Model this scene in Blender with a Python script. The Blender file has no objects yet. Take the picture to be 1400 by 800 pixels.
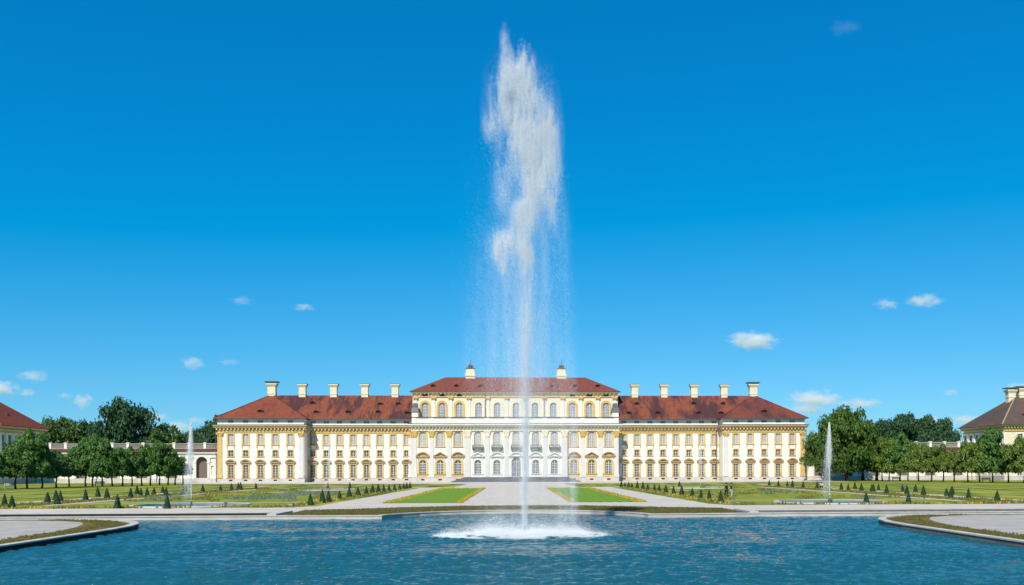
import bpy, bmesh, math, random
import numpy as np
from mathutils import Vector, Matrix
from mathutils.geometry import tessellate_polygon

random.seed(7)
RNG = np.random.default_rng(11)
sc = bpy.context.scene
COL = sc.collection

# ------------------------------------------------------------------ camera
TH, ROLL, CAM_H = math.radians(2.9), 0.0032, 3.45
fw = Vector((math.sin(TH), math.cos(TH), 0))
r0 = Vector((math.cos(TH), -math.sin(TH), 0))
zz = Vector((0, 0, 1))
cr = math.cos(ROLL) * r0 - math.sin(ROLL) * zz
cu = math.sin(ROLL) * r0 + math.cos(ROLL) * zz
cam_data = bpy.data.cameras.new('camera')
cam_data.sensor_width = 36.0
cam_data.lens = 36.0 * 1235.0 / 1400.0
cam_data.shift_x = -68.0 / 1400.0
cam_data.shift_y = 242.0 / 1400.0
cam_data.clip_start = 0.5
cam_data.clip_end = 30000
cam = bpy.data.objects.new('camera', cam_data)
COL.objects.link(cam)
m = Matrix((cr, cu, -fw)).transposed().to_4x4()
m.translation = Vector((0, 0, CAM_H))
cam.matrix_world = m
sc.camera = cam

# ------------------------------------------------------------------ sky and sun
SUN_EL, SUN_AZ = math.radians(46), math.radians(180 + 21)      # azimuth clockwise from +Y
world = bpy.data.worlds.new('World')
sc.world = world
world.use_nodes = True
nt = world.node_tree
nt.nodes.clear()
out = nt.nodes.new('ShaderNodeOutputWorld')
bg = nt.nodes.new('ShaderNodeBackground')
sky = nt.nodes.new('ShaderNodeTexSky')
sky.sky_type = 'NISHITA'
sky.sun_disc = False
sky.sun_elevation = SUN_EL
sky.sun_rotation = SUN_AZ
sky.altitude = 500
sky.air_density = 1.0
sky.dust_density = 0.25
sky.ozone_density = 3.0
# deep polarised summer blue: the Nishita sky, graded channel by channel
SKY_STR = 0.095
sep = nt.nodes.new('ShaderNodeSeparateColor'); com = nt.nodes.new('ShaderNodeCombineColor')
nt.links.new(sky.outputs[0], sep.inputs[0])


def sky_math(op, a, b, clamp=False):
    n_ = nt.nodes.new('ShaderNodeMath'); n_.operation = op; n_.use_clamp = clamp
    for sock, v in zip(n_.inputs, (a, b)):
        if hasattr(v, 'links'): nt.links.new(v, sock)
        else: sock.default_value = v
    return n_.outputs[0]


red = sky_math('MAXIMUM', sky_math('MULTIPLY', sky_math('SUBTRACT', sep.outputs[0], 1.9), 0.047 / SKY_STR), 0.001 / SKY_STR)
grn = sky_math('MULTIPLY', sky_math('POWER', sep.outputs[1], 0.80), 0.109 / SKY_STR)
blu = sky_math('MULTIPLY', sky_math('POWER', sep.outputs[2], 0.61), 0.229 / SKY_STR)
for i_, v_ in enumerate((red, grn, blu)):
    nt.links.new(v_, com.inputs[i_])
nt.links.new(com.outputs[0], bg.inputs[0])
bg.inputs[1].default_value = SKY_STR
nt.links.new(bg.outputs[0], out.inputs[0])

sd = bpy.data.lights.new('sun', 'SUN')
sd.energy = 5.0
sd.angle = math.radians(0.5)
sd.color = (1.0, 0.94, 0.84)
sun = bpy.data.objects.new('sun', sd)
COL.objects.link(sun)
to_sun = Vector((math.sin(SUN_AZ) * math.cos(SUN_EL), math.cos(SUN_AZ) * math.cos(SUN_EL), math.sin(SUN_EL)))
sun.rotation_euler = (-to_sun).to_track_quat('-Z', 'Y').to_euler()
sun.location = (-40, -40, 80)

sc.view_settings.view_transform = 'Standard'
sc.view_settings.look = 'None'
sc.view_settings.exposure = 0.2
sc.view_settings.gamma = 1.0
sc.view_settings.use_curve_mapping = False
sc.cycles.max_bounces = 24
sc.cycles.diffuse_bounces = 22
sc.cycles.glossy_bounces = 3
sc.cycles.transmission_bounces = 10
sc.cycles.volume_bounces = 4
sc.cycles.transparent_max_bounces = 8
sc.cycles.sample_clamp_indirect = 4.0
sc.cycles.use_denoising = True
sc.cycles.denoising_prefilter = 'ACCURATE'


# ------------------------------------------------------------------ helpers
class MB:
    """collects shapes that are linked as ONE mesh object"""
    def __init__(s):
        s.v, s.f = [], []

    def add(s, vs, fs):
        b = len(s.v)
        s.v += [tuple(p) for p in vs]
        s.f += [tuple(b + i for i in q) for q in fs]

    def box(s, x0, x1, y0, y1, z0, z1):
        s.add([(x0, y0, z0), (x1, y0, z0), (x1, y1, z0), (x0, y1, z0), (x0, y0, z1), (x1, y0, z1), (x1, y1, z1), (x0, y1, z1)],
              [(0, 3, 2, 1), (4, 5, 6, 7), (0, 1, 5, 4), (1, 2, 6, 5), (2, 3, 7, 6), (3, 0, 4, 7)])

    def taper(s, cx, cy, z0, z1, w0, d0, w1, d1):
        s.add([(cx - w0, cy - d0, z0), (cx + w0, cy - d0, z0), (cx + w0, cy + d0, z0), (cx - w0, cy + d0, z0),
               (cx - w1, cy - d1, z1), (cx + w1, cy - d1, z1), (cx + w1, cy + d1, z1), (cx - w1, cy + d1, z1)],
              [(0, 3, 2, 1), (4, 5, 6, 7), (0, 1, 5, 4), (1, 2, 6, 5), (2, 3, 7, 6), (3, 0, 4, 7)])

    def prism(s, pts, y0, y1):
        """polygon in x-z, counter-clockwise seen from -y, extruded from y0 to y1"""
        n = len(pts)
        vs = [(x, y0, z) for x, z in pts] + [(x, y1, z) for x, z in pts]
        fs = [tuple(range(n)), tuple(range(2 * n - 1, n - 1, -1))]
        fs += [(i, i + n, (i + 1) % n + n, (i + 1) % n) for i in range(n)]
        s.add(vs, fs)

    def arch(s, cx, zs, r0, r1, y0, y1, a0=0.0, a1=math.pi, n=14, sz=1.0):
        """a ring of an arch from radius r0 to r1 round (cx, zs)"""
        for i in range(n):
            t0, t1 = a0 + (a1 - a0) * i / n, a0 + (a1 - a0) * (i + 1) / n
            q = [(cx + r1 * math.cos(t0), zs + sz * r1 * math.sin(t0)), (cx + r1 * math.cos(t1), zs + sz * r1 * math.sin(t1)),
                 (cx + r0 * math.cos(t1), zs + sz * r0 * math.sin(t1)), (cx + r0 * math.cos(t0), zs + sz * r0 * math.sin(t0))]
            vs = [(x, y0, z) for x, z in q] + [(x, y1, z) for x, z in q]
            s.add(vs, [(0, 1, 2, 3), (0, 4, 5, 1), (2, 6, 7, 3)] + ([(3, 7, 4, 0)] if i == 0 else []) + ([(1, 5, 6, 2)] if i == n - 1 else []))

    def lathe(s, prof, cx=0, cy=0, n=20, cap=True):
        b = len(s.v)
        for r, z in prof:
            s.v += [(cx + r * math.cos(2 * math.pi * i / n), cy + r * math.sin(2 * math.pi * i / n), z) for i in range(n)]
        for k in range(len(prof) - 1):
            s.f += [(b + k * n + i, b + k * n + (i + 1) % n, b + (k + 1) * n + (i + 1) % n, b + (k + 1) * n + i) for i in range(n)]
        if cap:
            s.f.append(tuple(b + (len(prof) - 1) * n + i for i in range(n)))

    def tube(s, p0, p1, ra, rb, n=7):
        p0, p1 = Vector(p0), Vector(p1)
        d = (p1 - p0).normalized()
        u = d.orthogonal().normalized()
        w = d.cross(u)
        b = len(s.v)
        for p, r in ((p0, ra), (p1, rb)):
            s.v += [tuple(p + r * (math.cos(2 * math.pi * i / n) * u + math.sin(2 * math.pi * i / n) * w)) for i in range(n)]
        s.f += [(b + i, b + (i + 1) % n, b + n + (i + 1) % n, b + n + i) for i in range(n)]
        s.f.append(tuple(b + n + i for i in range(n)))
        s.f.append(tuple(b + i for i in range(n - 1, -1, -1)))

    def mesh(s, name):
        me = bpy.data.meshes.new(name)
        me.from_pydata(s.v, [], s.f)
        me.update()
        return me

    def build(s, name, mat, parent=None, loc=None, smooth=False):
        me = s.mesh(name)
        me.materials.append(mat)
        if smooth:
            me.polygons.foreach_set('use_smooth', [True] * len(me.polygons))
        return link(name, me, parent, loc)


def link(name, me, parent=None, loc=None):
    o = bpy.data.objects.new(name, me)
    COL.objects.link(o)
    if parent is not None:
        o.parent = parent
    if loc is not None:
        o.location = loc
    return o


def big_mesh(name, V, F, mat):
    """numpy vertices and equal-sized faces to a mesh"""
    me = bpy.data.meshes.new(name)
    n, k = F.shape
    me.vertices.add(len(V)); me.vertices.foreach_set('co', np.ascontiguousarray(V, dtype=np.float32).ravel())
    me.loops.add(n * k); me.loops.foreach_set('vertex_index', np.ascontiguousarray(F, dtype=np.int32).ravel())
    me.polygons.add(n)
    me.polygons.foreach_set('loop_start', np.arange(0, n * k, k, dtype=np.int32))
    me.update(calc_edges=True)
    me.materials.append(mat)
    return me


def tag(o, label=None, cat=None, group=None, kind=None):
    if label: o['label'] = label
    if cat: o['category'] = cat
    if group: o['group'] = group
    if kind: o['kind'] = kind
    return o


def empty(name, loc=(0, 0, 0), rz=0):
    o = bpy.data.objects.new(name, None)
    COL.objects.link(o)
    o.location = loc
    o.rotation_euler = (0, 0, rz)
    return o


def copy_tree(o, parent=None):
    c = o.copy()
    COL.objects.link(c)
    c.parent = parent
    for ch in list(o.children):
        copy_tree(ch, c)
    return c


def ordinal(k):
    w = ['first', 'second', 'third', 'fourth', 'fifth', 'sixth', 'seventh', 'eighth', 'ninth', 'tenth', 'eleventh', 'twelfth',
         'thirteenth', 'fourteenth', 'fifteenth', 'sixteenth', 'seventeenth', 'eighteenth', 'nineteenth', 'twentieth']
    return w[k]


# value noise for scattering
_LAT = RNG.random((64, 64, 64)).astype(np.float32)


def vnoise(P):
    P = np.asarray(P, dtype=np.float64)
    i = np.floor(P).astype(int); f = P - i
    f = f * f * (3 - 2 * f)
    r = 0
    for dx in (0, 1):
        for dy in (0, 1):
            for dz in (0, 1):
                w = (f[:, 0] if dx else 1 - f[:, 0]) * (f[:, 1] if dy else 1 - f[:, 1]) * (f[:, 2] if dz else 1 - f[:, 2])
                r = r + w * _LAT[(i[:, 0] + dx) % 64, (i[:, 1] + dy) % 64, (i[:, 2] + dz) % 64]
    return r


def fbm(P, o=3):
    r, a, t = 0, 1.0, 0
    for k in range(o):
        r = r + a * vnoise(P * 2 ** k + 17.3 * k); t += a; a *= 0.55
    return r / t


# ------------------------------------------------------------------ materials
class NT:
    def __init__(s, name):
        s.m = bpy.data.materials.new(name)
        s.m.use_nodes = True
        s.t = s.m.node_tree
        s.b = s.t.nodes['Principled BSDF']
        s.out = s.t.nodes['Material Output']

    def n(s, typ, **kw):
        o = s.t.nodes.new(typ)
        for k, v in kw.items():
            setattr(o, k, v)
        return o

    def l(s, a, b):
        s.t.links.new(a, b)

    def coord(s, scale=(1, 1, 1), space='Object'):
        tc = s.n('ShaderNodeTexCoord'); mp = s.n('ShaderNodeMapping')
        mp.inputs['Scale'].default_value = scale
        s.l(tc.outputs[space], mp.inputs[0])
        return mp.outputs[0]

    def world(s, scale=(1, 1, 1)):
        g = s.n('ShaderNodeNewGeometry'); mp = s.n('ShaderNodeMapping')
        mp.inputs['Scale'].default_value = scale
        s.l(g.outputs['Position'], mp.inputs[0])
        return mp.outputs[0]

    def noise(s, vec, scale, detail=4, rough=0.55):
        t = s.n('ShaderNodeTexNoise')
        t.inputs['Scale'].default_value = scale; t.inputs['Detail'].default_value = detail; t.inputs['Roughness'].default_value = rough
        s.l(vec, t.inputs['Vector'])
        return t.outputs['Fac']

    def ramp(s, fac, stops):
        r = s.n('ShaderNodeValToRGB')
        el = r.color_ramp.elements
        while len(el) < len(stops):
            el.new(0.5)
        for e, (p, c) in zip(el, stops):
            e.position = p; e.color = (*c, 1) if len(c) == 3 else c
        s.l(fac, r.inputs[0])
        return r.outputs[0]

    def mix(s, fac, a, b, blend='MIX'):
        x = s.n('ShaderNodeMix', data_type='RGBA', blend_type=blend)
        for sock, v in ((x.inputs['Factor'], fac), (x.inputs['A'], a), (x.inputs['B'], b)):
            if hasattr(v, 'links'): s.l(v, sock)
            elif isinstance(v, tuple): sock.default_value = (*v, 1)
            else: sock.default_value = v
        return x.outputs['Result']

    def bump(s, h, strength=0.4, dist=0.05):
        b = s.n('ShaderNodeBump')
        b.inputs['Strength'].default_value = strength; b.inputs['Distance'].default_value = dist
        s.l(h, b.inputs['Height']); s.l(b.outputs[0], s.b.inputs['Normal'])

    def set(s, col=None, rough=0.8, spec=0.3):
        if col is not None:
            if isinstance(col, tuple): s.b.inputs['Base Color'].default_value = (*col, 1)
            else: s.l(col, s.b.inputs['Base Color'])
        s.b.inputs['Roughness'].default_value = rough
        s.b.inputs['Specular IOR Level'].default_value = spec
        return s.m


def plaster(name, col, var=0.16, streak=0.5, rough=0.85, stain=(0.35, 0.31, 0.26)):
    k = NT(name)
    n1 = k.noise(k.world((1, 1, 1)), 0.55, 6, 0.65)
    n2 = k.noise(k.world((1.7, 1.7, 0.16)), 1.0, 5, 0.6)
    d = tuple(c * (1 - var) for c in col)
    c = k.mix(k.ramp(n1, [(0.35, (0, 0, 0)), (0.7, (1, 1, 1))]), d, col)
    f = k.ramp(n2, [(0.60, (0, 0, 0)), (0.80, (streak * 0.55,) * 3)])
    c = k.mix(f, c, tuple(a * b * 1.9 for a, b in zip(col, stain)))
    k.bump(k.noise(k.world(), 8, 3), 0.15, 0.02)
    return k.set(c, rough, 0.2)


def flat(name, col, rough=0.6, spec=0.3, var=0.2, scale=3.0):
    k = NT(name)
    n = k.noise(k.world(), scale, 4)
    c = k.mix(k.ramp(n, [(0.3, (0, 0, 0)), (0.7, (1, 1, 1))]), tuple(a * (1 - var) for a in col), col)
    return k.set(c, rough, spec)


M = {}
M['wall'] = plaster('white_plaster', (0.82, 0.775, 0.655), 0.10, 0.4)
M['wall_grey'] = plaster('grey_plaster', (0.63, 0.60, 0.56), 0.10, 0.3)
M['cream'] = plaster('cream_plaster', (0.74, 0.66, 0.47), 0.12, 0.3)
M['pale'] = plaster('pale_plaster', (0.73, 0.695, 0.62), 0.12, 0.3)
M['ochre'] = plaster('ochre_plaster', (0.64, 0.44, 0.145), 0.16, 0.3)
M['ochre_soft'] = plaster('soft_ochre_plaster', (0.62, 0.41, 0.13), 0.16, 0.3)
M['hood'] = plaster('hood_stone', (0.48, 0.33, 0.17), 0.2, 0.3)
M['plinth'] = plaster('plinth_stone', (0.60, 0.55, 0.50), 0.28, 1.0)
M['lead'] = flat('lead_sheet', (0.10, 0.105, 0.11), 0.5)
M['dark'] = flat('dark_opening', (0.015, 0.015, 0.017), 0.6)
M['strip'] = flat('dark_tile_strip', (0.085, 0.035, 0.026), 0.8)
M['baluster'] = plaster('baluster_stone', (0.40, 0.36, 0.32), 0.25, 0.8)
M['iron'] = flat('iron_railing', (0.11, 0.13, 0.135), 0.5)
M['step'] = flat('step_stone', (0.15, 0.155, 0.165), 0.8, 0.2, 0.3, 1.0)
M['door'] = flat('door_wood', (0.20, 0.20, 0.23), 0.5)
M['gate'] = flat('brown_gate', (0.17, 0.125, 0.10), 0.6)
M['muntin'] = flat('white_muntin', (0.70, 0.68, 0.63), 0.6)


def glass(name, ca, cb):
    k = NT(name)
    n = k.noise(k.world((0.9, 0.9, 0.5)), 0.6, 3, 0.6)
    c = k.ramp(n, [(0.3, ca), (0.7, cb)])
    return k.set(c, 0.12, 0.5)


M['pane_curtain'] = glass('curtained_pane', (0.30, 0.27, 0.27), (0.46, 0.42, 0.41))
M['pane_dark'] = glass('dark_pane', (0.04, 0.04, 0.045), (0.15, 0.14, 0.14))
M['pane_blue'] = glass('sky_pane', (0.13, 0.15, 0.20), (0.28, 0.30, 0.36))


def tiles(name, a, b, dark, lo, hi):
    k = NT(name)
    n0 = k.noise(k.world((1, 1, 1)), 0.9, 5, 0.7)
    c = k.mix(k.ramp(n0, [(0.35, (0, 0, 0)), (0.68, (1, 1, 1))]), a, b)
    n1 = k.noise(k.world((0.75, 0.2, 0.2)), 0.35, 6, 0.62)
    n2 = k.noise(k.world((2.6, 0.35, 0.35)), 0.8, 4, 0.6)
    s = k.n('ShaderNodeMath', operation='MULTIPLY_ADD'); s.inputs[1].default_value = 0.35
    k.l(n2, s.inputs[0]); k.l(n1, s.inputs[2])
    c = k.mix(k.ramp(s.outputs[0], [(lo, (0, 0, 0)), (hi, (0.9, 0.9, 0.9))]), c, dark)
    w = k.n('ShaderNodeTexWave', wave_type='BANDS', bands_direction='Z')
    w.inputs['Scale'].default_value = 1.1; w.inputs['Distortion'].default_value = 0.6
    k.l(k.world(), w.inputs['Vector'])
    k.bump(w.outputs['Fac'], 0.35, 0.06)
    return k.set(c, 0.85, 0.15)


M['roof_wing'] = tiles('wing_roof_tiles', (0.15, 0.046, 0.027), (0.235, 0.070, 0.036), (0.05, 0.024, 0.028), 0.63, 0.74)
M['roof_red'] = tiles('red_roof_tiles', (0.17, 0.046, 0.027), (0.24, 0.064, 0.034), (0.07, 0.03, 0.03), 0.76, 0.95)
M['roof_brown'] = tiles('brown_roof_tiles', (0.14, 0.038, 0.028), (0.20, 0.055, 0.035), (0.05, 0.025, 0.03), 0.60, 0.86)
M['roof_belvedere'] = tiles('belvedere_roof_tiles', (0.145, 0.044, 0.032), (0.205, 0.060, 0.042), (0.08, 0.03, 0.035), 0.78, 0.98)
M['roof_moss'] = tiles('mossy_roof_tiles', (0.11, 0.05, 0.035), (0.19, 0.08, 0.055), (0.07, 0.065, 0.055), 0.55, 0.75)


def ground_mat(name, stops, scale=0.3, fine=6.0, rough=0.95, bump=0.4, aniso=(1, 1, 1), fine_amt=0.55):
    k = NT(name)
    n = k.noise(k.world(aniso), scale, 6, 0.68)
    c = k.ramp(n, stops)
    f = k.noise(k.world(), fine, 3, 0.7)
    c = k.mix(fine_amt, c, k.ramp(f, [(0.3, (0.35, 0.35, 0.35)), (0.7, (1, 1, 1))]), 'MULTIPLY')
    k.bump(f, bump, 0.06)
    return k.set(c, rough, 0.1)


M['grass'] = ground_mat('parterre_grass', [(0.36, (0.11, 0.19, 0.02)), (0.50, (0.22, 0.27, 0.03)), (0.62, (0.34, 0.30, 0.04)), (0.75, (0.18, 0.22, 0.04))], 0.5, 5, aniso=(0.7, 0.16, 1))
M['lawn'] = ground_mat('outer_lawn_grass', [(0.42, (0.085, 0.15, 0.02)), (0.5, (0.20, 0.25, 0.032)), (0.57, (0.40, 0.34, 0.055))], 0.4, 3, aniso=(0.8, 0.11, 1))
M['dry'] = ground_mat('dry_grass', [(0.3, (0.09, 0.085, 0.02)), (0.5, (0.17, 0.125, 0.035)), (0.75, (0.24, 0.17, 0.06))], 0.6, 7)
M['gravel'] = ground_mat('gravel', [(0.3, (0.48, 0.425, 0.36)), (0.7, (0.61, 0.545, 0.465))], 0.25, 9, fine_amt=0.3)
M['gravel_near'] = ground_mat('bank_gravel', [(0.3, (0.36, 0.325, 0.29)), (0.7, (0.52, 0.475, 0.425))], 0.5, 11, fine_amt=0.5)
M['kerb'] = plaster('kerb_stone', (0.54, 0.50, 0.44), 0.25, 0.6)
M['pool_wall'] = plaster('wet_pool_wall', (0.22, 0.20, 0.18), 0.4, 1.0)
M['shade_joint_stone'] = flat('painted_shade_joint_stone', (0.03, 0.032, 0.03), 0.8, 0.2, 0.4)  # near black: shade painted into the left walls; also joints and floor
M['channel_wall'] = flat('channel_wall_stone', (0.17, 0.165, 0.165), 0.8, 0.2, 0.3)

k = NT('mown_grass')
w = k.n('ShaderNodeTexWave', wave_type='BANDS', bands_direction='X')
w.inputs['Scale'].default_value = 0.30; w.inputs['Distortion'].default_value = 0.8; w.inputs['Detail'].default_value = 2
mp = k.n('ShaderNodeMapping'); mp.inputs['Rotation'].default_value = (0, 0, math.radians(16))
g = k.n('ShaderNodeNewGeometry'); k.l(g.outputs['Position'], mp.inputs[0]); k.l(mp.outputs[0], w.inputs['Vector'])
c = k.mix(k.ramp(w.outputs['Fac'], [(0.35, (0, 0, 0)), (0.65, (1, 1, 1))]), (0.075, 0.20, 0.02), (0.23, 0.33, 0.03))
n = k.noise(k.world(), 1.5, 5, 0.7)
c = k.mix(0.5, c, k.ramp(n, [(0.3, (0.55, 0.6, 0.5)), (0.7, (1, 1, 1))]), 'MULTIPLY')
M['mown'] = k.set(c, 0.95, 0.1)


def leaf_mat(name, a, b, c3, scale=1.2, trans=0.25):
    k = NT(name)
    n = k.noise(k.world(), scale, 3, 0.6)
    oi = k.n('ShaderNodeNewGeometry')
    c = k.ramp(oi.outputs['Random Per Island'], [(0.0, a), (0.55, b), (1.0, c3)])
    c = k.mix(0.5, c, k.ramp(n, [(0.3, (0.45, 0.5, 0.45)), (0.7, (1, 1, 1))]), 'MULTIPLY')
    k.set(c, 0.55, 0.25)
    tr = k.n('ShaderNodeBsdfTranslucent'); k.l(c, tr.inputs[0])
    ms = k.n('ShaderNodeMixShader'); ms.inputs[0].default_value = trans
    k.l(k.b.outputs[0], ms.inputs[1]); k.l(tr.outputs[0], ms.inputs[2]); k.l(ms.outputs[0], k.out.inputs[0])
    return k.m


M['lime_leaf'] = leaf_mat('lime_leaves', (0.0405, 0.1215, 0.0243), (0.0810, 0.1890, 0.0351), (0.1620, 0.2700, 0.0473))
M['lime_leaf_yellow'] = leaf_mat('yellowish_lime_leaves', (0.0650, 0.1300, 0.0182), (0.1300, 0.2015, 0.0286), (0.2340, 0.2600, 0.0455))
M['chestnut_leaf'] = leaf_mat('chestnut_leaves', (0.0369, 0.0987, 0.0158), (0.0737, 0.1509, 0.0219), (0.1474, 0.2090, 0.0365))
M['dark_leaf'] = leaf_mat('dark_tree_leaves', (0.0261, 0.0754, 0.0319), (0.0435, 0.1087, 0.0406), (0.0725, 0.1450, 0.0508), 0.6)
M['mid_leaf'] = leaf_mat('bright_tree_leaves', (0.0540, 0.1148, 0.0243), (0.0878, 0.1620, 0.0297), (0.1350, 0.2025, 0.0405), 0.6)
M['yew'] = leaf_mat('yew_needles', (0.012, 0.04, 0.016), (0.022, 0.062, 0.022), (0.04, 0.085, 0.028), 4, 0.05)
M['bark'] = flat('bark', (0.055, 0.042, 0.033), 0.9, 0.1, 0.4)
M['bench'] = flat('bench_paint', (0.36, 0.45, 0.43), 0.6)
M['flower_y'] = leaf_mat('yellow_flowers', (0.12, 0.16, 0.02), (0.50, 0.36, 0.02), (0.75, 0.52, 0.03), 2, 0.2)
M['flower_o'] = leaf_mat('mixed_bedding', (0.07, 0.11, 0.02), (0.16, 0.15, 0.03), (0.36, 0.22, 0.05), 2, 0.2)
M['lavender'] = leaf_mat('silver_bedding', (0.08, 0.13, 0.05), (0.15, 0.20, 0.12), (0.24, 0.26, 0.20), 2, 0.2)
M['blade'] = leaf_mat('grass_blades', (0.07, 0.09, 0.02), (0.14, 0.13, 0.03), (0.24, 0.18, 0.06), 2, 0.3)

# water drops: white scattering spray
k = NT('water_spray')
k.set((0.97, 0.99, 1.0), 0.5, 0.5)
M['spray'] = k.m

# pool water
k = NT('pool_water')
k.set((0.010, 0.082, 0.102), 0.05, 0.5)
k.b.inputs['IOR'].default_value = 1.33
n1 = k.noise(k.world((1.0, 2.0, 1)), 2.0, 3, 0.6)
n2 = k.noise(k.world((1.0, 2.2, 1)), 8, 3, 0.65)
ad = k.n('ShaderNodeMath', operation='MULTIPLY_ADD'); ad.inputs[1].default_value = 0.55
k.l(n2, ad.inputs[0]); k.l(n1, ad.inputs[2])
k.bump(ad.outputs[0], 0.9, 0.13)
M['water'] = k.m

# clouds
k = NT('cloud_vapour')
k.t.nodes.remove(k.b)
vp = k.n('ShaderNodeVolumePrincipled')
vp.inputs['Color'].default_value = (0.98, 0.98, 0.98, 1)
vp.inputs['Anisotropy'].default_value = 0.0
tc = k.n('ShaderNodeTexCoord')
oi = k.n('ShaderNodeObjectInfo')
va = k.n('ShaderNodeVectorMath', operation='MULTIPLY_ADD')
va.inputs[1].default_value = (1.0, 1.0, 0.75)
k.l(tc.outputs['Object'], va.inputs[0])
cm = k.n('ShaderNodeCombineXYZ')
mr = k.n('ShaderNodeMath', operation='MULTIPLY'); mr.inputs[1].default_value = 90
k.l(oi.outputs['Random'], mr.inputs[0]); k.l(mr.outputs[0], cm.inputs[0]); k.l(mr.outputs[0], cm.inputs[2]); k.l(cm.outputs[0], va.inputs[2])
nz = k.n('ShaderNodeTexNoise'); nz.inputs['Scale'].default_value = 2.3; nz.inputs['Detail'].default_value = 6; nz.inputs['Roughness'].default_value = 0.6
k.l(va.outputs[0], nz.inputs['Vector'])
ln = k.n('ShaderNodeVectorMath', operation='LENGTH'); k.l(tc.outputs['Object'], ln.inputs[0])
a1 = k.n('ShaderNodeMath', operation='MULTIPLY_ADD'); a1.inputs[1].default_value = -0.52; a1.inputs[2].default_value = -0.20
k.l(ln.outputs['Value'], a1.inputs[0])
a2 = k.n('ShaderNodeMath', operation='MULTIPLY_ADD'); a2.inputs[1].default_value = 1.15; k.l(a1.outputs[0], a2.inputs[2]); k.l(nz.outputs['Fac'], a2.inputs[0])
a3 = k.n('ShaderNodeMath', operation='MULTIPLY', use_clamp=False); a3.inputs[1].default_value = 1.0
a4 = k.n('ShaderNodeMath', operation='MAXIMUM'); a4.inputs[1].default_value = 0
k.l(a2.outputs[0], a4.inputs[0]); k.l(a4.outputs[0], a3.inputs[0])
a5 = k.n('ShaderNodeMath', operation='MULTIPLY')
k.l(a3.outputs[0], a5.inputs[0])
oc = k.n('ShaderNodeSeparateColor'); k.l(oi.outputs['Color'], oc.inputs[0]); k.l(oc.outputs[0], a5.inputs[1])
k.l(a5.outputs[0], vp.inputs['Density'])
k.l(vp.outputs[0], k.out.inputs['Volume'])
M['cloud'] = k.m

# ------------------------------------------------------------------ ground
WAVE_SLOPE = 0.034                                             # steepness of each of the wave trains
WZ = -0.22                                                     # water level


def half_pool():
    p = [(23.4, 8), (23.4, 30), (23.4, 46), (23.45, 54), (23.7, 57)]
    p += [(24.3, 59.6), (25.4, 62.0), (27.0, 63.9), (29.0, 65.3), (31.5, 66.2), (35, 66.6), (64, 66.6)]
    p += [(64, 68.7), (40, 68.7), (18.6, 68.7), (14.6, 68.25), (10.0, 68.1), (9.75, 69.1)]
    p += [(10.2 * math.sin(t), 68.9 + 7.0 * (math.cos(t) - math.cos(1.28)) / (1 - math.cos(1.28))) for t in (1.05, 0.85, 0.65, 0.45, 0.25, 0.1)]
    return p


RP = half_pool()
POOL = RP + [(-x, y) for x, y in reversed(RP)]                  # counter-clockwise


def offset(poly, d):
    """closed counter-clockwise polygon moved outward by d"""
    n = len(poly); res = []
    for i in range(n):
        p0, p1, p2 = Vector(poly[i - 1]), Vector(poly[i]), Vector(poly[(i + 1) % n])
        e1, e2 = (p1 - p0).normalized(), (p2 - p1).normalized()
        n1, n2 = Vector((e1.y, -e1.x)), Vector((e2.y, -e2.x))
        b = (n1 + n2)
        b = b / max(0.35, b.length_squared / 2) if b.length > 1e-6 else n1
        res.append(tuple(p1 + b * d))
    return res


def sheet(name, loops, z, mat, kind='structure', grid=None):
    pts = [[Vector((x, y, 0)) for x, y in lp] for lp in loops]
    tris = tessellate_polygon(pts)
    vs = [(x, y, z) for lp in loops for x, y in lp]
    fs = []
    for a, b, c in tris:
        A, B, Cc = vs[a], vs[b], vs[c]
        cr_ = (B[0] - A[0]) * (Cc[1] - A[1]) - (B[1] - A[1]) * (Cc[0] - A[0])
        fs.append((a, b, c) if cr_ > 0 else (a, c, b))
    me = bpy.data.meshes.new(name); me.from_pydata(vs, [], fs); me.update(); me.materials.append(mat)
    o = link(name, me)
    if kind: o['kind'] = kind
    return o


def rect(x0, x1, y0, y1):
    return [(x0, y0), (x1, y0), (x1, y1), (x0, y1)]


def trench(s):
    r = rect(18.9, 46, 70.0, 74.3)
    return r if s > 0 else [(-x, y) for x, y in reversed(r)]


def smooth_strip(name, inner, outer, z0, z1, mat, kind='structure'):
    """top strip between two loops with the same number of points, with a vertical inner face down to z0"""
    n = len(inner); vs, fs = [], []
    for (a, b), (c, d) in zip(inner, outer):
        vs += [(a, b, z0), (a, b, z1), (c, d, z1), (c, d, 0)]
    for i in range(n):
        j = (i + 1) % n
        for q in range(3):
            fs.append((4 * i + q, 4 * j + q, 4 * j + q + 1, 4 * i + q + 1))
    me = bpy.data.meshes.new(name); me.from_pydata(vs, [], fs); me.update(); me.materials.append(mat)
    o = link(name, me); o['kind'] = kind
    return o


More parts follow.
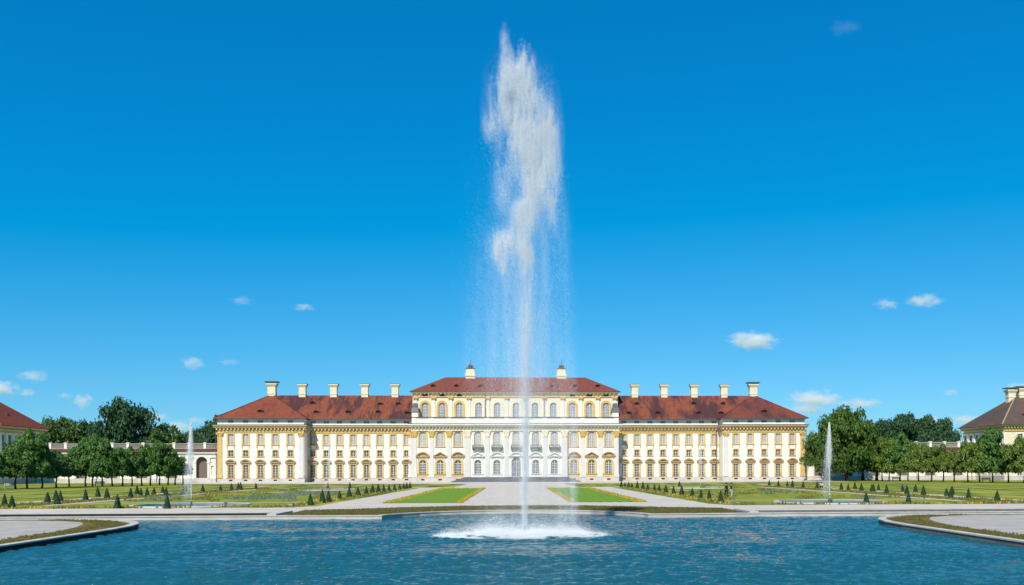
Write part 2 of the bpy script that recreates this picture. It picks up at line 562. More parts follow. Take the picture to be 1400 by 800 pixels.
# one sheet to the horizon, open over the pool and the two sunken channels
K1 = offset(POOL, 0.5)
sheet('ground', [rect(-6000, 6000, -800, 9000), K1, trench(1), trench(-1)], 0.0, M['lawn'])
smooth_strip('pool_kerb', POOL, K1, 0.0, 0.07, M['kerb'])
W1 = offset(POOL, 0.04)
for nm_, mt_, test in (('pool_wall', 'shade_joint_stone', lambda x, y: x < 0 and y < 66.65), ('pool_wall', 'pool_wall', lambda x, y: x > 0 and y < 66.65), ('pool_wall', 'kerb', lambda x, y: y > 66.65)):  # left bank coloured darker to paint in its shade
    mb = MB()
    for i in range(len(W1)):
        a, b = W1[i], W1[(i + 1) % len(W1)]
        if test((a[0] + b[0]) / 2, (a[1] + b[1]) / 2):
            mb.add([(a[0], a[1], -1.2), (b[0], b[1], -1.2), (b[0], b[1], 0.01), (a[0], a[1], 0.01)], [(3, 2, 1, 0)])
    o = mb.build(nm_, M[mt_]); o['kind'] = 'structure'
for s in (1, -1):
    t = trench(s)
    mb = MB()
    n = len(t)
    for i in range(n):
        a, b = t[i], t[(i + 1) % n]
        mb.add([(a[0], a[1], -0.9), (b[0], b[1], -0.9), (b[0], b[1], 0.0), (a[0], a[1], 0.0)], [(3, 2, 1, 0)])
    mb.add([(x, y, -0.88) for x, y in t], [(0, 1, 2, 3)])
    o = mb.build('channel_wall', M['channel_wall'] if s > 0 else M['shade_joint_stone']); o['kind'] = 'structure'  # left channel's shade is put into its stone colour
    x0, x1 = (18.3, 47) if s > 0 else (-47, -18.3)
    mb = MB()
    mb.box(x0, x1, 74.303, 74.75, -0.1, 0.06)
    mb.box(*((18.2, 18.9) if s > 0 else (-18.9, -18.2)), 69.6, 74.75, -0.1, 0.16)
    o = mb.build('channel_kerb', M['kerb']); o['kind'] = 'structure'

jm = MB()
run = 0.0
for i in range(len(POOL)):
    a, b = Vector(POOL[i]), Vector(POOL[(i + 1) % len(POOL)])
    c, d = Vector(K1[i]), Vector(K1[(i + 1) % len(K1)])
    L = (b - a).length
    t = (2.1 - run) if run > 0 else 0.0
    while t < L and (a.y > 20 or b.y > 20):
        p, q = a.lerp(b, t / L), c.lerp(d, t / L)
        e = (b - a).normalized() * 0.022
        jm.add([(*(p - e), 0.073), (*(p + e), 0.073), (*(q + e), 0.073), (*(q - e), 0.073)], [(0, 1, 2, 3)])
        t += 2.1
    run = L - (t - 2.1)
o = jm.build('kerb_joints', M['shade_joint_stone']); o['kind'] = 'structure'

# dry grass ring round the far end of the pool, grass strips on the banks
K2 = K1
i0 = [i for i, p in enumerate(K1) if p[1] > 67.9 and abs(p[0]) < 18.9]
inner = [K1[i] for i in i0]
inner = [(18.15, 69.35)] + [p for p in inner if abs(p[0]) < 18] + [(-18.15, 69.35)]
outer = [(-18.15, 78.5), (-14, 80.6), (-9, 84.0), (-5, 85.8), (0, 86.4), (5, 85.8), (9, 84.0), (14, 80.6), (18.15, 78.5)]
sheet('pool_grass', [inner + outer], 0.012, M['dry'])
for s in (1, -1):
    lp = [(24.02, 8), (24.02, 30), (24.02, 46), (24.07, 54), (24.3, 57), (24.9, 59.4), (25.9, 61.6), (27.4, 63.4), (29.2, 64.7), (31.6, 65.55), (35, 65.95), (60, 65.95),
          (60, 65.2), (34, 64.9), (31.2, 63.9), (29.2, 62.3), (28.0, 60.0), (27.0, 57.0), (26.2, 53), (25.8, 46), (25.6, 30), (25.6, 8)]
    sheet('bank_grass', [[(s * x, y) for x, y in (lp if s > 0 else reversed(lp))]], 0.012, M['dry'])
    gl = [(25.6, 8), (25.6, 30), (25.8, 46), (26.2, 53), (27.0, 57.0), (28.0, 60.0), (29.2, 62.3), (31.2, 63.9), (34, 64.9), (60, 65.2), (160, 65.6), (160, 8)]
    sheet('bank_gravel', [[(s * x, y) for x, y in (gl if s < 0 else reversed(gl))]], 0.008, M['gravel_near'])

# gravel: cross path at the pool, central avenue, side paths, forecourt
front = [(-160, 75.5), (-18.15, 75.0), (-18.15, 78.5)] + [(-14, 80.6), (-9, 84.0), (-5, 85.8), (0, 86.4), (5, 85.8), (9, 84.0), (14, 80.6), (18.15, 78.5)] + [(18.15, 75.0), (160, 75.5)]
sheet('gravel_path', [front + [(160, 84.0), (20.6, 84.6), (19.0, 88.5), (18.2, 172), (26, 174), (26, 177.5), (12.3, 177.5), (11.8, 222), (90, 238), (90, 263.8), (-90, 263.8), (-90, 238),
                               (-11.8, 222), (-12.3, 177.5), (-26, 177.5), (-26, 174), (-18.2, 172), (-19.0, 88.5), (-20.6, 84.6), (-160, 84.0)]], 0.016, M['gravel'])
for s in (1, -1):
    a, b = sorted((s * 5.55, s * 13.8))
    sheet('mown_lawn', [rect(a, b, 94.2, 167)], 0.04, M['mown'])
    a, b = sorted((s * 20.2, s * 51.6))
    sheet('parterre_lawn', [rect(a, b, 87.0, 176)], 0.012, M['grass'])
    # outer path
    a, b = sorted((s * 52.4, s * 54.6))
    sheet('outer_path', [rect(a, b, 84.02, 196)], 0.02, M['gravel'])
    # thin gravel lines inside the parterre
    for (x0, x1, y0, y1) in ((22.0, 22.7, 90, 172), (46.0, 47.2, 92, 172), (22.7, 29, 97.5, 98.6), (36, 46, 97.5, 98.8), (22.7, 46, 141, 142.6), (22.7, 46, 172, 173.6)):
        a, b = sorted((s * x0, s * x1))
        sheet('parterre_path', [rect(a, b, y0, y1)], 0.03, M['gravel'])


# ------------------------------------------------------------------ flower beds and grass edges: nobody could count them
def tufts(name, P, h, w, mat, label, cat):
    n = len(P)
    a = RNG.uniform(0, 2 * math.pi, n); hh = h * RNG.uniform(0.5, 1.2, n); ww = w * RNG.uniform(0.6, 1.3, n)
    V = np.zeros((n, 4, 3))
    for i in range(3):
        V[:, i, 0] = P[:, 0] + ww * np.cos(a + i * 2.094); V[:, i, 1] = P[:, 1] + ww * np.sin(a + i * 2.094); V[:, i, 2] = P[:, 2]
    V[:, 3, 0] = P[:, 0] + RNG.normal(0, 0.3, n) * ww; V[:, 3, 1] = P[:, 1] + RNG.normal(0, 0.3, n) * ww; V[:, 3, 2] = P[:, 2] + hh
    b = (np.arange(n) * 4)[:, None]
    F = np.concatenate([b + np.array([[0, 1, 3]]), b + np.array([[1, 2, 3]]), b + np.array([[2, 0, 3]])], 0)
    o = link(name, big_mesh(name, V.reshape(-1, 3), F, mat))
    return tag(o, label, cat, kind='stuff')


def fill(rects, dens, z=0.03):
    P = []
    for x0, x1, y0, y1 in rects:
        x0, x1 = min(x0, x1), max(x0, x1)
        n = int(abs((x1 - x0) * (y1 - y0)) * dens)
        P.append(np.c_[RNG.uniform(x0, x1, n), RNG.uniform(y0, y1, n), np.full(n, z)])
    return np.concatenate(P)


for s, side in ((-1, 'left'), (1, 'right')):
    fy = fill([(s * 5.6, s * 6.3, 94.3, 167), (s * 12.9, s * 13.8, 94.3, 167), (s * 5.6, s * 13.8, 166.2, 167)], 26, 0.04)
    tufts('flower_border', fy, 0.17, 0.075, M['flower_y'], f'yellow flower border edging the striped lawn {side} of the central avenue', 'flowers')
    fb = fill([(s * 20.2, s * 21.9, 88, 174), (s * 20.4, s * 51.6, 85.0, 87.0), (s * 47.3, s * 51.8, 86, 176)], 9)
    fb = fb[fbm(fb * np.array([0.5, 0.5, 1]) + 5) > 0.42]
    tufts('flower_bed', fb, 0.24, 0.12, M['flower_o'], f'orange and green bedding flowers bordering the parterre {side} of the avenue', 'flowers')
    fb2 = fill([(s * 20.3, s * 21.9, 88, 174), (s * 40, s * 51.6, 85.0, 87.2)], 4)
    tufts('flower_bed', fb2, 0.22, 0.10, M['flower_y'], f'yellow bedding flowers among the yew cones {side} of the avenue', 'flowers')
    q = fill([(s * 23, s * 46, 99, 172)], 5)
    f = fbm(q * np.array([0.13, 0.06, 1]) + (3 if s > 0 else 40), 3)
    tufts('silver_bed', q[(f > 0.68)], 0.25, 0.13, M['lavender'], f'silvery bedding plants in the parterre {side} of the avenue', 'plants')
    tufts('bedding', q[(f > 0.47) & (f < 0.53)], 0.22, 0.12, M['flower_o'], f'orange bedding scrolls in the parterre {side} of the avenue', 'flowers')
    pts = []
    E1 = [(24.05, 30), (24.05, 46), (24.1, 54), (24.35, 57), (25.0, 59.4), (26.0, 61.6), (27.5, 63.4), (29.3, 64.7), (31.7, 65.5)]
    for (xa, ya), (xb, yb) in zip(E1, E1[1:]):
        n = int(math.hypot(xb - xa, yb - ya) * 150)
        t = RNG.random(n)
        pts.append(np.c_[s * (xa + (xb - xa) * t + RNG.random(n) ** 1.2 * 2.0), ya + (yb - ya) * t - RNG.random(n) * 0.6, np.full(n, 0.012)])
    pts = np.concatenate(pts)
    pts = pts[fbm(pts * 0.9 + 3) > 0.40]
    tufts('bank_turf', pts, 0.085, 0.045, M['blade'], f'short dry turf behind the kerb of the {side} bank', 'grass')
ring = np.c_[RNG.uniform(-18, 18, 26000), RNG.uniform(69, 86, 26000), np.full(26000, 0.012)]
rad = np.interp(np.abs(ring[:, 0]), [0, 5.1, 7.8, 9.8, 10.6, 18.2], [76.7, 75.2, 72.6, 69.6, 69.0, 69.4])
rado = np.interp(np.abs(ring[:, 0]), [0, 5, 9, 14, 18.2], [86.3, 85.7, 83.9, 80.5, 78.4])
ring = ring[(ring[:, 1] > rad) & (ring[:, 1] < rado)]
tufts('pool_turf', ring, 0.10, 0.06, M['blade'], 'dry brownish turf ringing the far end of the pool', 'grass')

# ------------------------------------------------------------------ pool water
ys = [8.0]
while ys[-1] < 77.2:
    y = ys[-1]
    ys.append(y + (0.6 if y < 26 else 0.075 + 0.0022 * (y - 26)))
ys = np.array(ys)
xs = np.concatenate([np.linspace(-64.2, -31, 40), np.arange(-30.8, 30.9, 0.085), np.linspace(31, 64.2, 40)])
X, Y = np.meshgrid(xs, ys)
Zw = np.zeros_like(X)
rw = np.random.default_rng(5)
for i in range(64):
    L = 0.26 * 1.027 ** i
    th = rw.normal(math.radians(84), math.radians(30))
    kx, ky = 2 * math.pi / L * math.cos(th), 2 * math.pi / L * math.sin(th)
    Zw += WAVE_SLOPE * L / (2 * math.pi) * np.sin(kx * X + ky * Y + rw.uniform(0, 6.28))
Zw *= np.interp(Y, [30, 50, 59, 76], [1.4, 1.1, 0.68, 0.40])
cx, cy = 0.35, 50.5                                            # rings running out from the splash
D = np.hypot((X - cx), (Y - cy) * 1.35)
Zw += 0.05 * np.exp(-np.clip(D - 4.2, 0, None) / 3.0) * np.sin(2.6 * D) * (D > 3.0)
Zw *= np.interp(fbm(np.c_[X.ravel() * 0.09 + 3, Y.ravel() * 0.30, np.zeros(X.size)], 3).reshape(X.shape), [0.3, 0.45, 0.6, 0.72], [0.42, 0.85, 1.15, 1.5])
Vw = np.c_[X.ravel(), Y.ravel(), (WZ + Zw).ravel()]
nx, ny = len(xs), len(ys)
ii = (np.arange(ny - 1)[:, None] * nx + np.arange(nx - 1)[None]).ravel()
Fw = np.c_[ii, ii + 1, ii + nx + 1, ii + nx]
cxm, cym = X[:-1, :-1].ravel(), Y[:-1, :-1].ravel()
keep = (np.abs(cxm) < 24.0) | (cym > np.interp(np.abs(cxm), [24, 24.6, 26, 28, 31, 35, 70], [56, 58.5, 62, 64, 65.4, 66, 66]))
keep &= (cym < 69.0) | (np.abs(cxm) < 10.4)
keep &= (cym < 77.0)
me = big_mesh('water', Vw, Fw[keep], M['water'])
me.polygons.foreach_set('use_smooth', [True] * len(me.polygons))
o = link('water', me); o['kind'] = 'structure'
mb = MB(); mb.box(-64.2, 64.2, 8, 77, -1.25, -1.2)
o = mb.build('pool_floor', M['shade_joint_stone']); o['kind'] = 'structure'


# ------------------------------------------------------------------ windows and walls
def wall_panel(mb, x0, x1, z0, z1, openings, y=0.0, depth=0.34):
    """front wall with real openings; openings: (cx, half width, sill, top, arched)"""
    xsv = sorted({x0, x1, *[c - h for c, h, *_ in openings], *[c + h for c, h, *_ in openings]})
    zsv = sorted({z0, z1, *[o[2] for o in openings], *[o[3] for o in openings]})
    for a, b in zip(xsv, xsv[1:]):
        for c, d in zip(zsv, zsv[1:]):
            mx, mz = (a + b) / 2, (c + d) / 2
            if any(o[0] - o[1] < mx < o[0] + o[1] and o[2] < mz < o[3] for o in openings):
                continue
            mb.add([(a, y, c), (b, y, c), (b, y, d), (a, y, d)], [(0, 1, 2, 3)])
    for cx_, h, s_, t_, arched in openings:
        a, b = cx_ - h, cx_ + h
        sp = t_ - h if arched else t_
        mb.add([(a, y, s_), (a, y, sp), (a, y + depth, sp), (a, y + depth, s_)], [(0, 1, 2, 3)])
        mb.add([(b, y, s_), (b, y, sp), (b, y + depth, sp), (b, y + depth, s_)], [(3, 2, 1, 0)])
        mb.add([(a, y, s_), (b, y, s_), (b, y + depth, s_), (a, y + depth, s_)], [(3, 2, 1, 0)])
        if not arched:
            mb.add([(a, y, t_), (b, y, t_), (b, y + depth, t_), (a, y + depth, t_)], [(0, 1, 2, 3)])
        else:
            n = 12
            arc = [(cx_ + h * math.cos(math.pi * i / n), sp + h * math.sin(math.pi * i / n)) for i in range(n + 1)]
            half = n // 2
            vs = [(b, y, t_)] + [(p, y, q) for p, q in arc[:half + 1]]
            mb.add(vs, [(0, i + 2, i + 1) for i in range(half)])
            vs = [(a, y, t_)] + [(p, y, q) for p, q in arc[half:]]
            mb.add(vs, [(0, i + 2, i + 1) for i in range(n - half)])
            for i in range(n):
                (p, q), (r, t) = arc[i], arc[i + 1]
                mb.add([(p, y, q), (r, y, t), (r, y + depth, t), (p, y + depth, q)], [(0, 1, 2, 3)])


def window(name, w, h, sur, sur_mat, pane_mat, arched=False, bars=(2, 4), hood=None, hood_mat=None, y_pane=0.27, sill=True, parent=None, bar_w=0.05, apron=0.0):
    """window at its sill centre: surround (the window's own mesh) with frame, pane, sill and hood under it"""
    hw = w / 2
    mb = MB()
    sp = h - hw if arched else h
    if sur > 0:
        mb.box(-hw - sur, -hw, -0.10, 0.05, -apron, sp)
        mb.box(hw, hw + sur, -0.10, 0.05, -apron, sp)
        if arched:
            mb.arch(0, sp, hw, hw + sur, -0.10, 0.05)
            mb.box(-0.16, 0.16, -0.17, -0.1005, h - 0.02, h + sur * 0.9)
        else:
            mb.box(-hw - sur, hw + sur, -0.103, 0.05, sp, sp + sur * 0.75)
    else:
        mb.box(-hw - 0.07, -hw, -0.03, 0.05, 0, sp)
        mb.box(hw, hw + 0.07, -0.03, 0.05, 0, sp)
        mb.box(-hw - 0.07, hw + 0.07, -0.033, 0.05, sp, sp + 0.07)
        mb.box(-hw - 0.07, hw + 0.07, -0.036, 0.05, -0.07, 0)
    if apron > 0:
        mb.box(-hw, hw, -0.06, 0.05, -apron, -0.16)
    root = mb.build(name, sur_mat, parent)
    p = MB()
    n = 12
    if arched:
        pts = [(-hw, 0), (hw, 0)] + [(hw * math.cos(math.pi * i / n), sp + hw * math.sin(math.pi * i / n)) for i in range(n + 1)]
    else:
        pts = [(-hw, 0), (hw, 0), (hw, h), (-hw, h)]
    p.add([(x, y_pane, z) for x, z in pts], [tuple(range(len(pts)))])
    p.build('pane', pane_mat, root)
    f = MB()
    yb0, yb1 = y_pane - 0.06, y_pane - 0.004
    f.box(-hw, -hw + bar_w * 1.8, yb0, yb1, 0, sp); f.box(hw - bar_w * 1.8, hw, yb0, yb1, 0, sp)
    f.box(-bar_w * 1.2, bar_w * 1.2, yb0 - 0.003, yb1, 0, h - (0.02 if arched else 0))
    for i in range(1, bars[1]):
        z = sp * i / bars[1]
        f.box(-hw + bar_w * 1.8, hw - bar_w * 1.8, yb0 + 0.003, yb1, z - bar_w * 0.7, z + bar_w * 0.7)
    if bars[0] > 2:
        for sx in (-1, 1):
            f.box(sx * hw / 2 - bar_w * 0.6, sx * hw / 2 + bar_w * 0.6, yb0 + 0.006, yb1, 0, sp)
    if arched:
        f.arch(0, sp, hw - bar_w * 1.8, hw, yb0, yb1)
        f.box(-hw, hw, yb0 - 0.006, yb1, sp - bar_w, sp + bar_w)
    else:
        f.box(-hw, hw, yb0 - 0.006, yb1, h - bar_w * 2, h)
    f.build('frame', M['muntin'], root)
    if sill:
        s_ = MB(); s_.box(-hw - sur - 0.1, hw + sur + 0.1, -0.24, 0.05, -0.17, -0.001)
        s_.build('sill', hood_mat or sur_mat, root)
    if hood:
        b = MB()
        kind, hwid, z0, z1 = hood
        if kind == 'segment':
            r = (hwid ** 2 + (z1 - z0) ** 2) / (2 * (z1 - z0))
            a = math.asin(min(1, hwid / r))
            N = 10
            top = [(r * math.sin(a - 2 * a * i / N), z1 - r + r * math.cos(a - 2 * a * i / N)) for i in range(N + 1)]
            th = 0.32
            low = [(x * 0.86, z - th) for x, z in reversed(top)]
            low = [(x, max(z, z0 - 0.05)) for x, z in low]
            for i in range(N):
                j = N - i
                b.prism([low[j], low[j - 1], top[i + 1], top[i]][::-1] if False else [top[i], top[i + 1], low[j - 1], low[j]], -0.55, 0.05)
            b.prism([(-hwid * 0.86, z0 - 0.05), (hwid * 0.86, z0 - 0.05)] + [(x * 0.86, max(z - th, z0 - 0.05)) for x, z in top], -0.10, 0.05)
        else:
            th = 0.34
            for sx in (-1, 1):
                q = [(sx * hwid, z0), (0, z1), (0, z1 - th), (sx * hwid * 0.84, z0)]
                b.prism(q if sx > 0 else q[::-1], -0.55, 0.05)
            b.prism([(-hwid * 0.84, z0), (hwid * 0.84, z0), (0, z1 - th)], -0.10, 0.05)
        b.box(-hwid, hwid, -0.5, 0.05, z0 - 0.24, z0 - 0.002)
        b.box(-hw - sur, -hw - sur + 0.32, -0.3, 0.05, z0 - 0.75, z0 - 0.242)
        b.box(hw + sur - 0.32, hw + sur, -0.3, 0.05, z0 - 0.75, z0 - 0.242)
        b.build('hood', hood_mat or sur_mat, root)
    return root


def place(proto_used, proto, loc):
    if not proto_used[0]:
        proto_used[0] = True
        proto.location = loc
        return proto
    c = copy_tree(proto, proto.parent)
    c.location = loc
    return c


# ------------------------------------------------------------------ the palace
P = empty('palace', (0, 260, 0))
tag(P, 'long white and ochre baroque palace with red tiled roofs behind the parterre', 'palace')
RIS = [-80.57, -76.42, -72.3, -68.15, -63.95]
WING = [-58.62, -54.85, -51.02, -47.15, -43.33, -39.48, -35.62, -31.75]
CTR = [-26.6, -21.65, -16.6, -10.9, -5.45, 0.1, 5.7, 11.1, 16.7, 21.8, 26.75]
Z_SILL, Z_CORN, Z_ATT = 1.3, 16.3, 18.05
YW = 4.7


def cols_openings(cs):
    o = []
    for c in cs:
        o += [(c, 0.70, 1.32, 5.05, False), (c, 0.66, 7.45, 9.15, False), (c, 0.72, 10.75, 13.75, False), (c, 0.75, 16.98, 17.75, False), (c, 0.50, 0.45, 0.85, False)]
    return o


def entablature(x0, x1, y, zlow, zc, zatt, rx=0.0, lead_out=1.0):
    """bands under and above the cornice of one stretch of front, as parts"""
    a = MB(); a.box(x0 - rx, x1 + rx, y - 0.22, y + 0.02, zlow, zlow + 0.45); a.box(x0 - rx, x1 + rx, y - 0.30, y + 0.021, zlow + 0.452, zlow + 0.62)
    a.build('architrave', M['ochre_soft'], P)
    f = MB(); f.box(x0 - rx, x1 + rx, y - 0.12, y + 0.022, zlow + 0.622, zc - 0.75)
    f.build('frieze', M['ochre_soft'], P)
    b = MB()
    n = max(2, int(round((x1 - x0) / 1.0)))
    for i in range(n + 1):
        x = x0 + (x1 - x0) * i / n
        b.box(x - 0.17, x + 0.17, y - 0.72, y - 0.122, zc - 1.32, zc - 0.753)
    b.build('bracket_row', M['cream'], P)
    c = MB(); c.box(x0 - rx - 0.75, x1 + rx + 0.75, y - 0.95, y + 0.03, zc - 0.75, zc - 0.38); c.box(x0 - rx - 0.95, x1 + rx + 0.95, y - 1.15, y + 0.03, zc - 0.378, zc - 0.02)
    c.build('cornice', M['hood'], P)
    l = MB(); l.box(x0 - rx - 1.0, x1 + rx + 1.0, y - 1.2, y + 0.04, zc - 0.018, zc + 0.14)
    l.build('cornice_flashing', M['lead'], P)


def pilaster(x, y, w, z0, z1, mat, cap_mat, cap=1.6):
    b = MB(); b.box(x - w / 2, x + w / 2, y - 0.2, y + 0.03, z0 + 0.9, z1 - cap)
    b.box(x - w / 2 - 0.14, x + w / 2 + 0.14, y - 0.3, y + 0.03, z0, z0 + 0.898)
    o = b.build('pilaster', mat, P)
    c = MB()
    c.taper(x, y - 0.09, z1 - cap, z1 - 0.25, w / 2, 0.14, w / 2 + 0.24, 0.36)
    c.box(x - w / 2 - 0.32, x + w / 2 + 0.32, y - 0.5, y + 0.03, z1 - 0.248, z1)
    for sx in (-1, 1):
        c.lathe([(0.05, z1 - 0.62), (0.2, z1 - 0.6), (0.24, z1 - 0.45), (0.2, z1 - 0.3), (0.05, z1 - 0.27)], x + sx * (w / 2 + 0.1), y - 0.38, 8)
        c.lathe([(0.03, z1 - cap), (0.16, z1 - cap + 0.1), (0.2, z1 - cap + 0.4), (0.28, z1 - cap + 0.62), (0.1, z1 - cap + 0.66)], x + sx * w * 0.26, y - 0.24, 8)
    c.build('capital', cap_mat, o)


def body(name, x0, x1, y0, y1, z0, z1, mat):
    b = MB(); b.box(x0, x1, y0, y1, z0, z1)
    return b.build(name, mat, P)


hooded = window('hooded_window', 1.4, 3.73, 0.46, M['ochre'], M['pane_dark'], bars=(2, 5), hood=('segment', 1.52, 4.55, 5.35), hood_mat=M['hood'], parent=P)
balc = MB(); balc.box(-0.85, 0.85, -0.2, -0.12, 0.0, 0.06); balc.box(-0.85, 0.85, -0.2, -0.12, 0.95, 1.02)
for i in range(9):
    balc.box(-0.82 + i * 0.2, -0.78 + i * 0.2, -0.19, -0.13, 0.06, 0.95)
balc.build('railing', M['hood'], hooded)
mezz = window('mezzanine_window', 1.32, 1.70, 0.34, M['ochre'], M['pane_dark'], bars=(2, 2), hood_mat=M['ochre_soft'], parent=P)
tall = window('tall_window', 1.44, 3.0, 0.42, M['ochre'], M['pane_curtain'], bars=(2, 4), hood_mat=M['ochre_soft'], parent=P, apron=0)
for sx in (-1, 1):
    ap = MB(); ap.box(sx * 0.98 - 0.14, sx * 0.98 + 0.14, -0.14, 0.03, -1.02, -0.172)
    ap.build('sill_bracket', M['ochre'], tall)
attic = window('attic_window', 1.5, 0.77, 0.0, M['pale'], M['pane_dark'], bars=(3, 1), sill=False, parent=P, y_pane=0.2)
vent = MB(); vent.box(-0.5, 0.5, 0.22, 0.25, 0, 0.40)
vent = vent.build('basement_vent', M['dark'], P)
used = {k_: [False] for k_ in ('h', 'm', 't', 'a', 'v')}


def fill_columns(cs, y):
    for c_ in cs:
        place(used['h'], hooded, (c_, y, 1.32))
        place(used['m'], mezz, (c_, y, 7.45))
        place(used['t'], tall, (c_, y, 10.75))
        place(used['a'], attic, (c_, y, 16.98))
        place(used['v'], vent, (c_, y - 0.12, 0.45))


def hip_roof(name, x0, x1, y0, y1, z0, z1, rx0, rx1, ry0, ry1, mat, parent=P, thick=0.16):
    b = MB()
    b.add([(x0, y0, z0), (x1, y0, z0), (x1, y1, z0), (x0, y1, z0), (rx0, ry0, z1), (rx1, ry0, z1), (rx1, ry1, z1), (rx0, ry1, z1)],
          [(0, 1, 5, 4), (1, 2, 6, 5), (2, 3, 7, 6), (3, 0, 4, 7), (4, 5, 6, 7), (0, 3, 2, 1)])
    b.box(x0, x1, y0, y1, z0 - thick, z0 - 0.003)
    return b.build(name, mat, parent)


def chimney(roof, x, y, z0, z1, w, d, capped=False):
    b = MB()
    b.box(x - w / 2, x + w / 2, y - d / 2, y + d / 2, z0 - 2.0, z1 - 1.0)
    b.box(x - w / 2 - 0.1, x + w / 2 + 0.1, y - d / 2 - 0.1, y + d / 2 + 0.1, z0 + 0.25, z0 + 0.5)
    b.taper(x, y, z1 - 1.0, z1 - 0.35, w / 2, d / 2, w / 2 + 0.4, d / 2 + 0.35)
    b.box(x - w / 2 - 0.42, x + w / 2 + 0.42, y - d / 2 - 0.37, y + d / 2 + 0.37, z1 - 0.348, z1)
    if capped:
        for i in range(5):
            xx = x - w / 2 - 0.3 + (w + 0.6) * i / 4
            b.box(xx - 0.12, xx + 0.12, y - d / 2 - 0.3, y - d / 2, z1, z1 + 0.35)
    b.build('chimney', M['cream'], roof)
    l = MB()
    zt = z1 + (0.35 if capped else 0.0)
    ov = 0.75 if capped else 0.47
    l.box(x - w / 2 - ov, x + w / 2 + ov, y - d / 2 - ov + 0.05, y + d / 2 + ov - 0.05, zt + 0.003, zt + (0.28 if capped else 0.1))
    l.build('chimney_cap', M['lead'], roof)


def dormer(roof, x, z, slope_y0, slope_z0, tan, w=1.3, h=0.85, mat=None, face=-1):
    y = slope_y0 + (z - slope_z0) / tan
    b = MB()
    yb = y + h / tan + 0.3
    b.add([(x - w / 2, y, z - 0.1), (x + w / 2, y, z - 0.1), (x + w / 2, y, z + h * 0.7), (x, y, z + h), (x - w / 2, y, z + h * 0.7),
           (x + w / 2, yb, z + h * 0.7), (x, yb, z + h), (x - w / 2, yb, z + h * 0.7), (x + w / 2, yb, z - 0.1), (x - w / 2, yb, z - 0.1)],
          [(1, 8, 5, 2), (0, 4, 7, 9)])
    b.add([(x - w / 2 - 0.15, y - 0.25, z + h * 0.66), (x, y - 0.25, z + h + 0.05), (x, yb, z + h + 0.05), (x - w / 2 - 0.15, yb, z + h * 0.66)], [(0, 1, 2, 3)])
    b.add([(x + w / 2 + 0.15, y - 0.25, z + h * 0.66), (x, y - 0.25, z + h + 0.05), (x, yb, z + h + 0.05), (x + w / 2 + 0.15, yb, z + h * 0.66)], [(3, 2, 1, 0)])
    for sx in (-1, 1):
        b.box(x + sx * w / 2 - 0.1, x + sx * w / 2 + 0.1, y - 0.05, y + 0.1, z - 0.1, z + h * 0.66)
    b.build('dormer', mat or M['roof_wing'], roof)
    g_ = MB(); g_.add([(x - w / 2, y + 0.06, z - 0.1), (x + w / 2, y + 0.06, z - 0.1), (x + w / 2, y + 0.06, z + h * 0.68), (x, y + 0.06, z + h), (x - w / 2, y + 0.06, z + h * 0.68)], [(0, 1, 2, 3, 4)])
    g_.build('dormer_opening', M['dark'], roof)


